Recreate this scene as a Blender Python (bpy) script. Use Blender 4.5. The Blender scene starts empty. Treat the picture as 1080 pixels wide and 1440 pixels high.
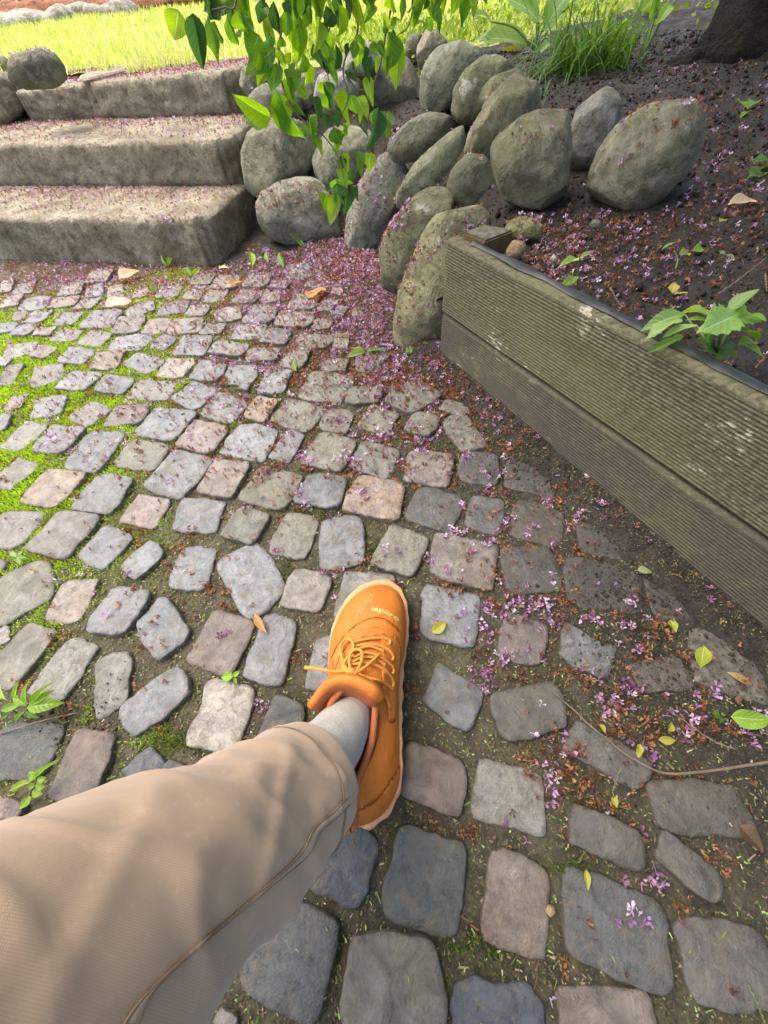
import bpy, bmesh, math, random
import numpy as np
from mathutils import Vector, Matrix, noise as mnoise
from mathutils.bvhtree import BVHTree

rnd = random.Random(7)
rng = np.random.default_rng(11)
S = bpy.context.scene
COL = S.collection

# ------------------------------------------------------------------ camera
F_PX, PITCH, ROLL, CAM_H = 540.0, math.radians(55), math.radians(5), 0.58
CAM = np.array([0, 0, CAM_H])
fw = np.array([0, math.cos(PITCH), -math.sin(PITCH)])
_r = np.array([1.0, 0, 0]); _u = np.cross(_r, fw)
rt = _r * math.cos(ROLL) - _u * math.sin(ROLL)
up = _u * math.cos(ROLL) + _r * math.sin(ROLL)
cam_d = bpy.data.cameras.new('camera'); cam = bpy.data.objects.new('camera', cam_d); COL.objects.link(cam)
cam_d.sensor_fit = 'VERTICAL'; cam_d.sensor_height = 36; cam_d.lens = F_PX / 1440 * 36
cam_d.clip_start = 0.02; cam_d.clip_end = 400
cam.matrix_world = Matrix(((rt[0], up[0], -fw[0], 0), (rt[1], up[1], -fw[1], 0), (rt[2], up[2], -fw[2], CAM_H), (0, 0, 0, 1)))
S.camera = cam

# ------------------------------------------------------------------ light
SUN_EL, SUN_AZ = math.radians(66), math.radians(-60)      # azimuth from +Y towards +X
w = bpy.data.worlds.new('World'); S.world = w; w.use_nodes = True
nt = w.node_tree; bg = nt.nodes['Background']
sky = nt.nodes.new('ShaderNodeTexSky'); sky.sky_type = 'NISHITA'; sky.sun_disc = False
sky.sun_elevation = SUN_EL; sky.sun_rotation = SUN_AZ
sky.air_density = 1.0; sky.dust_density = 7.0; sky.ozone_density = 0.6
nt.links.new(sky.outputs[0], bg.inputs[0]); bg.inputs[1].default_value = 0.15
sl = bpy.data.lights.new('sun', 'SUN'); sun = bpy.data.objects.new('sun', sl); COL.objects.link(sun)
sl.energy = 0.9; sl.angle = math.radians(75); sl.color = (1.0, 0.94, 0.84)
sd_ = Vector((math.sin(SUN_AZ) * math.cos(SUN_EL), math.cos(SUN_AZ) * math.cos(SUN_EL), math.sin(SUN_EL)))
sun.rotation_euler = sd_.to_track_quat('Z', 'Y').to_euler(); sun.location = sd_ * 20
S.view_settings.view_transform = 'Standard'; S.view_settings.look = 'None'
S.view_settings.gamma = 1; S.view_settings.use_curve_mapping = False
S.view_settings.exposure = 1.58
S.render.engine = 'CYCLES'
S.cycles.max_bounces = 6; S.cycles.diffuse_bounces = 3; S.cycles.glossy_bounces = 2
S.cycles.transmission_bounces = 4; S.cycles.transparent_max_bounces = 4; S.cycles.use_denoising = True

# ------------------------------------------------------------------ helpers
def ray(x, y):
    d = fw * F_PX + rt * (x - 540) - up * (y - 720)
    return d / np.linalg.norm(d)
def G(x, y, z=0.0):
    d = ray(x, y); return CAM + d * ((z - CAM_H) / d[2])
def AT(x, y, rng_): return CAM + ray(x, y) * rng_
def P2(p):
    q = np.asarray(p) - CAM; a = q @ fw
    return 540 + F_PX * (q @ rt) / a, 720 - F_PX * (q @ up) / a
def sstep(a, b, x):
    t = np.clip((np.asarray(x, float) - a) / (b - a), 0, 1); return t * t * (3 - 2 * t)
_perm = np.random.default_rng(3).random((256, 256))
def vnoise(x, y, s=1.0, o=0):
    x = np.asarray(x, float) * s + o * 17.3 + 500; y = np.asarray(y, float) * s + o * 9.1 + 500
    xi = np.floor(x).astype(int); yi = np.floor(y).astype(int); fx = x - xi; fy = y - yi
    fx = fx * fx * (3 - 2 * fx); fy = fy * fy * (3 - 2 * fy)
    a = _perm[xi % 256, yi % 256]; b = _perm[(xi + 1) % 256, yi % 256]
    c = _perm[xi % 256, (yi + 1) % 256]; d = _perm[(xi + 1) % 256, (yi + 1) % 256]
    return (a * (1 - fx) + b * fx) * (1 - fy) + (c * (1 - fx) + d * fx) * fy
def fbm(x, y, s, n=4, o=0):
    t = 0; a = .5
    for k in range(n): t = t + a * (vnoise(x, y, s * 2 ** k, o + k) - .5); a *= .55
    return t
def mesh(name, v, f, mats=(), smooth=True, colors=None, uv=None):
    m = bpy.data.meshes.new(name)
    v = np.asarray(v, dtype=np.float32)
    m.from_pydata([tuple(map(float, q)) for q in v] if len(v) < 20000 else v.tolist(), [], f if isinstance(f, list) else f.tolist())
    for q in mats: m.materials.append(q)
    if smooth: m.polygons.foreach_set('use_smooth', np.ones(len(m.polygons), dtype=bool))
    if colors is not None:
        a = m.attributes.new('Col', 'FLOAT_COLOR', 'POINT')
        c = np.ones((len(v), 4), np.float32); c[:, :3] = colors; a.data.foreach_set('color', c.ravel())
    if uv is not None:
        l = m.uv_layers.new(name='UVMap'); idx = np.zeros(len(m.loops), np.int32); m.loops.foreach_get('vertex_index', idx)
        l.data.foreach_set('uv', np.asarray(uv, np.float32)[idx].ravel())
    m.update(); return m
def obj(name, m, parent=None, loc=None, label=None, cat=None, group=None, kind=None, color=None):
    o = bpy.data.objects.new(name, m); COL.objects.link(o)
    if parent is not None: o.parent = parent
    if loc is not None: o.location = loc
    if label: o['label'] = label
    if cat: o['category'] = cat
    if group: o['group'] = group
    if kind: o['kind'] = kind
    if color is not None: o.color = (*color, 1)
    return o
def fast_mesh(name, v, tris, mats, colors=None, smooth=False):
    """big triangle soup"""
    m = bpy.data.meshes.new(name); nv = len(v); nf = len(tris)
    m.vertices.add(nv); m.vertices.foreach_set('co', np.asarray(v, np.float32).ravel())
    m.loops.add(nf * 3); m.loops.foreach_set('vertex_index', np.asarray(tris, np.int32).ravel())
    m.polygons.add(nf); m.polygons.foreach_set('loop_start', np.arange(0, nf * 3, 3, dtype=np.int32))
    m.polygons.foreach_set('loop_total', np.full(nf, 3, np.int32))
    if smooth: m.polygons.foreach_set('use_smooth', np.ones(nf, bool))
    for q in mats: m.materials.append(q)
    if colors is not None:
        a = m.attributes.new('Col', 'FLOAT_COLOR', 'POINT')
        c = np.ones((nv, 4), np.float32); c[:, :3] = colors; a.data.foreach_set('color', c.ravel())
    m.update(calc_edges=True); m.validate(); return m
def catmull(pts, n):
    pts = np.asarray(pts, float); k = len(pts); out = []
    p = np.vstack([2 * pts[0] - pts[1], pts, 2 * pts[-1] - pts[-2]])
    for i in np.linspace(0, k - 1, n):
        j = min(int(i), k - 2); t = i - j; a, b, c, d = p[j:j + 4]
        out.append(.5 * ((2 * b) + (-a + c) * t + (2 * a - 5 * b + 4 * c - d) * t * t + (-a + 3 * b - 3 * c + d) * t ** 3))
    return np.array(out)
def tube_data(path, rad, ns=8, cap=True):
    path = np.asarray(path, float); n = len(path); rad = np.broadcast_to(rad, (n,))
    v = []; f = []; nrm = None
    for i in range(n):
        t = path[min(i + 1, n - 1)] - path[max(i - 1, 0)]; t = t / (np.linalg.norm(t) + 1e-9)
        if nrm is None:
            a = np.array([0, 0, 1.]) if abs(t[2]) < .9 else np.array([1., 0, 0]); nrm = np.cross(t, a)
        nrm = nrm - t * (nrm @ t); nrm /= np.linalg.norm(nrm) + 1e-9; b = np.cross(t, nrm)
        for k in range(ns):
            a = 2 * math.pi * k / ns; v.append(path[i] + rad[i] * (math.cos(a) * nrm + math.sin(a) * b))
    for i in range(n - 1):
        for k in range(ns): f.append((i * ns + k, i * ns + (k + 1) % ns, (i + 1) * ns + (k + 1) % ns, (i + 1) * ns + k))
    if cap: f.append(tuple(range(ns))[::-1]); f.append(tuple((n - 1) * ns + k for k in range(ns)))
    return v, f
def join(parts):
    V = []; Fc = []
    for v, f in parts:
        o = len(V); V.extend(v); Fc.extend([tuple(i + o for i in q) for q in f])
    return V, Fc

# ------------------------------------------------------------------ materials
class NT:
    def __init__(s, name):
        s.m = bpy.data.materials.new(name); s.m.use_nodes = True; s.t = s.m.node_tree; s.n = s.t.nodes
        s.b = s.n['Principled BSDF']; s.out = s.n['Material Output']
    def node(s, ty, **k):
        q = s.n.new(ty)
        for a, b in k.items(): setattr(q, a, b)
        return q
    def link(s, a, b): s.t.links.new(a, b)
    def setin(s, sock, val):
        if hasattr(val, 'links') or isinstance(val, bpy.types.NodeSocket): s.link(val, sock)
        elif isinstance(val, (tuple, list)): sock.default_value = (*val, 1) if len(val) == 3 and sock.type == 'RGBA' else val
        else: sock.default_value = val
    def coord(s, kind='Object'):
        return s.node('ShaderNodeTexCoord').outputs[kind]
    def noise(s, scale, detail=6, rough=.6, vec=None, dist=0):
        q = s.node('ShaderNodeTexNoise'); q.inputs['Scale'].default_value = scale; q.inputs['Detail'].default_value = detail
        q.inputs['Roughness'].default_value = rough; q.inputs['Distortion'].default_value = dist
        if vec is not None: s.link(vec, q.inputs['Vector'])
        return q.outputs['Fac']
    def vor(s, scale, vec=None, feat='F1', out='Distance'):
        q = s.node('ShaderNodeTexVoronoi', feature=feat); q.inputs['Scale'].default_value = scale
        if vec is not None: s.link(vec, q.inputs['Vector'])
        return q.outputs[out]
    def ramp(s, fac, stops):
        q = s.node('ShaderNodeValToRGB'); s.link(fac, q.inputs[0]); e = q.color_ramp.elements
        while len(e) < len(stops): e.new(.5)
        for i, (p, c) in enumerate(stops):
            e[i].position = p; e[i].color = (*c, 1) if isinstance(c, (tuple, list)) else (c, c, c, 1)
        return q.outputs[0]
    def mix(s, fac, a, b, mode='MIX'):
        q = s.node('ShaderNodeMix', data_type='RGBA', blend_type=mode)
        s.setin(q.inputs[0], fac); s.setin(q.inputs[6], a); s.setin(q.inputs[7], b); return q.outputs[2]
    def math(s, op, a, b=0.0):
        q = s.node('ShaderNodeMath', operation=op); s.setin(q.inputs[0], a); s.setin(q.inputs[1], b); return q.outputs[0]
    def attr(s, name='Col'):
        q = s.node('ShaderNodeAttribute'); q.attribute_name = name; return q.outputs['Color']
    def objcol(s): return s.node('ShaderNodeObjectInfo').outputs['Color']
    def objrand(s): return s.node('ShaderNodeObjectInfo').outputs['Random']
    def bump(s, h, strength=.5, dist=.002, prev=None):
        q = s.node('ShaderNodeBump'); q.inputs['Strength'].default_value = strength; q.inputs['Distance'].default_value = dist
        s.link(h, q.inputs['Height'])
        if prev is not None: s.link(prev, q.inputs['Normal'])
        return q.outputs[0]
    def done(s, col, rough=.7, normal=None, spec=.4, **k):
        s.setin(s.b.inputs['Base Color'], col); s.setin(s.b.inputs['Roughness'], rough)
        s.b.inputs['Specular IOR Level'].default_value = spec
        if normal is not None: s.link(normal, s.b.inputs['Normal'])
        for a, v in k.items(): s.b.inputs[a.replace('_', ' ')].default_value = v
        return s.m
def hsv(n, col, val=1.0, sat=1.0, hue=.5):
    q = n.node('ShaderNodeHueSaturation'); n.setin(q.inputs['Color'], col); n.setin(q.inputs['Value'], val)
    n.setin(q.inputs['Saturation'], sat); n.setin(q.inputs['Hue'], hue); return q.outputs[0]

def world_pos(n): return n.node('ShaderNodeNewGeometry').outputs['Position']

def m_sett():
    n = NT('sett_stone'); p = world_pos(n)
    base = n.objcol(); rv = n.objrand()
    off = n.node('ShaderNodeVectorMath', operation='ADD'); n.link(p, off.inputs[0]); cmb = n.node('ShaderNodeCombineXYZ'); n.link(n.math('MULTIPLY', rv, 40.), cmb.inputs[0]); n.link(cmb.outputs[0], off.inputs[1]); p = off.outputs[0]
    big = n.noise(30, 6, .65, p, .6); mid = n.noise(130, 6, .7, p); fine = n.noise(480, 4, .7, p); gr = n.vor(420, p)
    c = hsv(n, base, n.ramp(big, [(.36, .62), (.64, 1.4)]), n.ramp(n.noise(17, 3, .6, p), [(.35, .55), (.65, 1.35)]))
    sp = n.math('POWER', n.math('FRACT', n.math('MULTIPLY', rv, 7.31)), 1.6)
    c = n.mix(n.math('MULTIPLY', n.ramp(mid, [(.46, 0.), (.6, .75)]), sp), c, hsv(n, base, 1.5, .7))
    c = n.mix(n.ramp(mid, [(.34, .45), (.46, 0.)]), c, hsv(n, base, .55, .9))
    c = n.mix(n.math('MULTIPLY', n.ramp(fine, [(.5, 0.), (.64, .6)]), sp), c, hsv(n, base, 1.8, .5))
    c = n.mix(n.ramp(gr, [(.0, .5), (.2, 0.)]), c, hsv(n, base, .4))
    stain = n.noise(44, 7, .75, p, 1.2)
    c = n.mix(n.ramp(stain, [(.52, 0.), (.62, .72)]), c, (.135, .112, .08))
    edge = n.attr('Col')
    e = n.math('MULTIPLY', edge, n.ramp(n.noise(110, 6, .75, p), [(.42, 0.), (.62, .9)]))
    c = n.mix(e, c, (.064, .056, .043))
    b = n.bump(big, .7, .008); b = n.bump(n.noise(75, 7, .75, p, .5), .65, .005, b); b = n.bump(fine, .6, .0015, b)
    return n.done(c, n.ramp(stain, [(.4, .27), (.62, .62)]), b, .5)
def m_soil(name='soil', a=(.022, .0195, .0155), bcol=(.072, .065, .052)):
    n = NT(name); p = world_pos(n)
    c = n.mix(n.ramp(n.noise(35, 8, .72, p), [(.36, 0.), (.62, 1.)]), a, bcol)
    c = n.mix(n.ramp(n.noise(240, 4, .7, p), [(.54, 0.), (.66, .7)]), c, (.12, .105, .07))
    tint = n.attr('Col')
    c = n.mix(1.0, c, tint, 'MULTIPLY')
    b = n.bump(n.noise(60, 8, .75, p), .9, .008); b = n.bump(n.vor(260, p), .6, .002, b)
    return n.done(c, n.ramp(n.noise(18, 4, .6, p), [(.35, .5), (.65, .95)]), b, .35)
def m_boulder():
    n = NT('boulder_stone'); p = world_pos(n); base = n.objcol()
    big = n.noise(8, 7, .65, p, .8); mid = n.noise(45, 7, .7, p, .4); fine = n.noise(230, 5, .75, p)
    c = hsv(n, base, n.ramp(big, [(.36, .62), (.64, 1.5)]))
    c = n.mix(n.ramp(mid, [(.46, 0.), (.62, .65)]), c, hsv(n, base, 1.6, .7))
    c = n.mix(n.ramp(mid, [(.33, .6), (.46, 0.)]), c, hsv(n, base, .5))
    c = n.mix(n.ramp(n.noise(13, 7, .72, p), [(.5, 0.), (.6, .6)]), c, (.15, .165, .075))
    c = n.mix(n.ramp(n.noise(4.5, 6, .7, p, 1.2), [(.5, 0.), (.6, .55)]), c, (.10, .095, .062))
    c = n.mix(n.ramp(n.noise(7, 8, .66, p), [(.63, 0.), (.66, .75)]), c, (.46, .46, .41))
    vn = n.math('ABSOLUTE', n.math('SUBTRACT', n.noise(5, 5, .6, p, .8), .5)); c = n.mix(n.ramp(vn, [(.0, .7), (.006, 0.)]), c, (.05, .045, .035))
    c = n.mix(n.ramp(fine, [(.54, 0.), (.66, .35)]), c, (.34, .32, .27))
    c = n.mix(n.ramp(n.vor(120, p), [(.0, .85), (.16, 0.)]), c, (.05, .045, .035))
    b = n.bump(big, .8, .03); b = n.bump(mid, .85, .012, b); b = n.bump(fine, .8, .003, b)
    return n.done(c, .85, b, .3)
def m_step():
    n = NT('step_stone'); p = world_pos(n)
    big = n.noise(7, 7, .7, p, .5); mid = n.noise(42, 7, .72, p); fine = n.noise(210, 5, .75, p)
    c = n.mix(n.ramp(big, [(.36, 0.), (.64, 1.)]), (.20, .168, .112), (.48, .43, .325))
    c = n.mix(n.ramp(mid, [(.36, .75), (.5, 0.)]), c, (.13, .115, .085))
    c = n.mix(n.ramp(n.noise(15, 7, .7, p), [(.52, 0.), (.62, .5)]), c, (.17, .175, .085))
    c = n.mix(n.ramp(fine, [(.54, 0.), (.66, .65)]), c, (.56, .52, .44))
    b = n.bump(big, .8, .03); b = n.bump(mid, 1., .018, b); b = n.bump(fine, .8, .004, b)
    return n.done(c, .88, b, .3)
def m_wood(name, dirt):
    n = NT(name); p = n.coord('Object')
    mp = n.node('ShaderNodeMapping'); n.link(p, mp.inputs[0]); mp.inputs['Scale'].default_value = (1.2, 16, 30)
    g = n.noise(9, 8, .65, mp.outputs[0], .8)
    c = n.mix(n.ramp(g, [(.36, 0.), (.64, 1.)]), (.05, .044, .025), (.155, .14, .085))
    c = n.mix(n.ramp(n.noise(5, 5, .6, p), [(.4, 0.), (.65, .7)]), c, (.115, .125, .055))
    mp2 = n.node('ShaderNodeMapping'); n.link(p, mp2.inputs[0]); mp2.inputs['Scale'].default_value = (60, 60, 170)
    c = n.mix(n.ramp(n.math('MULTIPLY', n.noise(1.0, 4, .7, mp2.outputs[0]), n.ramp(n.noise(7, 3, .6, p), [(.45, .7), (.68, 1.2)])), [(.58, 0.), (.68, .7)]), c, (.48, .44, .34))
    c = n.mix(n.ramp(n.vor(9, p), [(.0, .9), (.02, 0.)]), c, (.05, .035, .02))
    if dirt:
        d = n.math('MULTIPLY', n.math('ADD', n.noise(30, 6, .7, p), n.noise(4.5, 3, .6, p)), .5)
        c = n.mix(n.ramp(d, [(.44, .95), (.54, .7), (.62, .1)]), c, n.mix(n.noise(60, 5, .7, p), (.050, .043, .034), (.10, .088, .070)))
        b = n.bump(n.noise(70, 6, .7, p), .9, .004)
    else: b = n.bump(n.noise(120, 5, .7, p), .5, .0015)
    return n.done(c, .8, b, .3)
def m_col(name, rough=.6, spec=.35, transl=0.0, bumps=None, sat=1.0):
    """colour from the Col attribute, optional translucency"""
    n = NT(name); c = n.attr('Col')
    if transl:
        n.done(c, rough, None, spec)
        tr = n.node('ShaderNodeBsdfTranslucent'); n.link(hsv(n, c, 1.6, 1.15, .49), tr.inputs[0])
        mx = n.node('ShaderNodeMixShader'); mx.inputs[0].default_value = transl
        n.link(n.b.outputs[0], mx.inputs[1]); n.link(tr.outputs[0], mx.inputs[2]); n.link(mx.outputs[0], n.out.inputs[0]); return n.m
    return n.done(c, rough, None, spec)
def m_leaf(name, transl=.45, rough=.42):
    """leaf with veins; tint from object colour; u across, v along"""
    n = NT(name); base = n.objcol(); uv = n.coord('UV')
    sx = n.node('ShaderNodeSeparateXYZ'); n.link(uv, sx.inputs[0])
    au = n.math('ABSOLUTE', n.math('SUBTRACT', sx.outputs[0], .5))
    mid = n.ramp(au, [(.0, 1.), (.035, 0.)])
    ven = n.math('SINE', n.math('MULTIPLY', n.math('SUBTRACT', sx.outputs[1], n.math('MULTIPLY', au, .55)), 46.0))
    c = hsv(n, base, n.ramp(n.noise(60, 4, .6), [(.3, .8), (.7, 1.2)]))
    c = n.mix(n.ramp(ven, [(.85, 0.), (1., .28)]), c, hsv(n, base, 1.6, .8))
    c = n.mix(mid, c, hsv(n, base, 1.7, .75))
    b = n.bump(ven, .25, .0012)
    n.done(c, rough, b, .5)
    tr = n.node('ShaderNodeBsdfTranslucent'); n.link(hsv(n, c, 2.2, 1.15, .485), tr.inputs[0])
    mx = n.node('ShaderNodeMixShader'); mx.inputs[0].default_value = transl
    n.link(n.b.outputs[0], mx.inputs[1]); n.link(tr.outputs[0], mx.inputs[2]); n.link(mx.outputs[0], n.out.inputs[0]); return n.m
def m_plain(name, col, rough=.6, spec=.4, var=.25, scale=80, bump=.3, bd=.001):
    n = NT(name); p = n.coord('Object')
    f = n.noise(scale, 5, .65, p)
    c = hsv(n, col, n.ramp(f, [(.3, 1 - var), (.7, 1 + var)]))
    return n.done(c, rough, n.bump(n.noise(scale * 3, 4, .7, p), bump, bd), spec)
M = dict(sett=m_sett(), soil=m_soil(), bed=m_soil('bed_soil', (.010, .007, .005), (.030, .022, .015)), boulder=m_boulder(), step=m_step(),
         wood=m_wood('grooved_board', False), wood_dirty=m_wood('muddy_board', True),
         moss=m_col('moss', .8, .2, .3), grass=m_col('grass_blade', .6, .3, .4), debris=m_col('debris', .8, .2),
         petal=m_col('blossom', .6, .25, .25), leaf=m_leaf('leaf'), vine_leaf=m_leaf('vine_leaf', .55, .35),
         stem=m_plain('green_stem', (.12, .17, .05)), twig=m_plain('twig_bark', (.16, .12, .085), .8, .3, .3, 60),
         bark=m_plain('bark', (.030, .025, .019), .9, .2, .6, 22, 1., .06), liner=m_plain('black_liner', (.02, .024, .028), .42, .4, .2, 40, .4, .002))

# ------------------------------------------------------------------ height fields
A2 = np.array([.172, .866]); TP = np.array([.44, -.898]); NP_ = np.array([-.898, -.44])
def dplank(x, y): return (x - A2[0]) * NP_[0] + (y - A2[1]) * NP_[1]     # + on the patio side
def mud(x, y): return sstep(.36, .13, dplank(x, y)) * sstep(.62, .34, y)
def patio_z(x, y):
    m = mud(x, y)
    z = -.0068 + .0046 * m + (.009 * fbm(x, y, 14, 4) + .006 * fbm(x, y, 60, 3, 5)) * (1 - .45 * m)
    d = dplank(x, y)
    return z + .02 * sstep(.075, -.01, d) * sstep(-.4, .8, y) + .006 * sstep(.09, .0, d)
BOUND = np.array([(2.1, -3.07), (.172, .866), (.15, 1.02), (.13, 1.2), (.07, 1.5), (-.18, 1.70), (-.36, 1.82), (-.40, 2.42), (-1.44, 2.68), (-1.75, 2.5), (-2.7, 2.6), (-60, 9)])
def seg_dist(x, y, pts):
    best = np.full(np.shape(x), 1e9); sgn = np.zeros(np.shape(x))
    for a, b in zip(pts[:-1], pts[1:]):
        ab = b - a; t = np.clip(((x - a[0]) * ab[0] + (y - a[1]) * ab[1]) / (ab @ ab), 0, 1)
        dx = x - a[0] - t * ab[0]; dy = y - a[1] - t * ab[1]; d = np.hypot(dx, dy)
        c = -(ab[0] * (y - a[1]) - ab[1] * (x - a[0])); u = d < best
        sgn = np.where(u, np.sign(c), sgn); best = np.where(u, d, best)
    return best, sgn
def raised_z(x, y):
    x = np.asarray(x, float); y = np.asarray(y, float)
    d1 = -dplank(x, y)
    top = .238 + .115 * sstep(.05, .95, d1) + .05 * sstep(.8, 2.5, d1)
    lawn = .365 + .009 * np.clip(y - 2.5, 0, 6) + .02 * fbm(x, y, .7, 2)
    k = sstep(1.7, 2.5, y + .15 * x); top = top * (1 - k) + np.maximum(top, lawn) * k
    k2 = sstep(.2, -.4, x); top = top * (1 - k2) + lawn * k2
    db, _ = seg_dist(x, y, BOUND[2:8])
    r = sstep(-.02, .24, db)
    z = top * r + .02 * (1 - r)
    near = sstep(3.4, 2.6, y)
    return z + (.022 * fbm(x, y, 6, 4, 9) + .016 * fbm(x, y, 32, 4, 2)) * near
def is_lawn(x, y): return (y > 2.28 + .75 * np.clip(x - .35, 0, 9) - .12 * x) | (x < -.42)

# ------------------------------------------------------------------ ground sheets
far = mesh('ground', [(-150, -150, -.07), (150, -150, -.07), (150, 150, -.07), (-150, 150, -.07)], [(0, 1, 2, 3)], [M['soil']], colors=np.ones((4, 3)) * 1.0)
obj('ground', far, kind='structure')
def grid_mesh(name, xs, ys, zf, keep, mat, colf):
    X, Y = np.meshgrid(xs, ys, indexing='ij'); Z = zf(X, Y); ny = len(ys)
    i, j = np.meshgrid(np.arange(len(xs) - 1), np.arange(ny - 1), indexing='ij')
    a = (i * ny + j).ravel(); q = np.stack([a, a + ny, a + ny + 1, a + 1], 1)
    cx = (.5 * (X[:-1, :-1] + X[1:, 1:])).ravel(); cy = (.5 * (Y[:-1, :-1] + Y[1:, 1:])).ravel()
    q = q[keep(cx, cy)]; used, inv = np.unique(q, return_inverse=True)
    v = np.stack([X.ravel(), Y.ravel(), Z.ravel()], 1)[used]; q = inv.reshape(-1, 4)
    t = np.concatenate([q[:, [0, 1, 2]], q[:, [0, 2, 3]]])
    return fast_mesh(name, v, t, [mat], colf(v[:, 0], v[:, 1]), True), v, t
def moss_amt(x, y):
    """0..1 how mossy the joints are, in world space"""
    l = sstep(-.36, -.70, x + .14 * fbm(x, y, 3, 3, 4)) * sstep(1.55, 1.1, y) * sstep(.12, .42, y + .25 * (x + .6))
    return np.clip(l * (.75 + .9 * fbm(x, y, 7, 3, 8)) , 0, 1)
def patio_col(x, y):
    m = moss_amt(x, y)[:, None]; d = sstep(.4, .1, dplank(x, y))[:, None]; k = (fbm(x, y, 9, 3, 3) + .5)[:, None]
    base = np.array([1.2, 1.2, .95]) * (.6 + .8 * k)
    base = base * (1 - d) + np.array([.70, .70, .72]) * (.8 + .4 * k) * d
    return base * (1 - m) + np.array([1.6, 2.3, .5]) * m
xs = np.concatenate([np.arange(-5, -2.2, .1), np.arange(-2.2, .9, .0095), np.arange(.9, 2.2, .05)])
ys = np.concatenate([np.arange(-2.5, -.4, .06), np.arange(-.4, 2.15, .0095), np.arange(2.15, 3.2, .05)])
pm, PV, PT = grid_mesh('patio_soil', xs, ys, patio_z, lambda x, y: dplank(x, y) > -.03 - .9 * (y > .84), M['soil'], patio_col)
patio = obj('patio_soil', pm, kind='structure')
xs = np.concatenate([-np.geomspace(60, 2.4, 40), np.arange(-2.3, -.6, .05), np.arange(-.6, 1.7, .016), np.arange(1.7, 4, .08), np.geomspace(4, 60, 25)])
ys = np.concatenate([np.arange(-3, -.6, .08), np.arange(-.6, 2.9, .016), np.arange(2.9, 5, .08), np.geomspace(5, 90, 40)])
def raised(x, y):
    d, s = seg_dist(x, y, BOUND); return (s > 0) & ((d > .012) | (y > 1))
def bed_col(x, y):
    k = (fbm(x, y, 8, 3, 3) + .5)[:, None]; return np.array([1., 1., 1.]) * (.6 + .8 * k)
bm_, BV, BT = grid_mesh('planting_bed', xs, ys, raised_z, lambda x, y: raised(x, y) & ~is_lawn(x, y), M['bed'], bed_col)
bed = obj('planting_bed', bm_, kind='structure')
def m_lawn():
    n = NT('lawn_turf'); p = world_pos(n)
    c = n.mix(n.noise(3, 6, .6, p), (.32, .37, .10), (.42, .45, .16)); c = n.mix(n.ramp(n.noise(30, 5, .7, p), [(.5, 0.), (.7, .6)]), c, (.22, .22, .08))
    return n.done(c, .9, n.bump(n.noise(70, 5, .7, p), .8, .02), .2)
M['lawn'] = m_lawn()
lm_, LV, LT = grid_mesh('lawn', xs, ys, raised_z, lambda x, y: raised(x, y) & is_lawn(x, y), M['lawn'], lambda x, y: np.ones((len(x), 3)))
lawn = obj('lawn', lm_, kind='structure')

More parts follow.
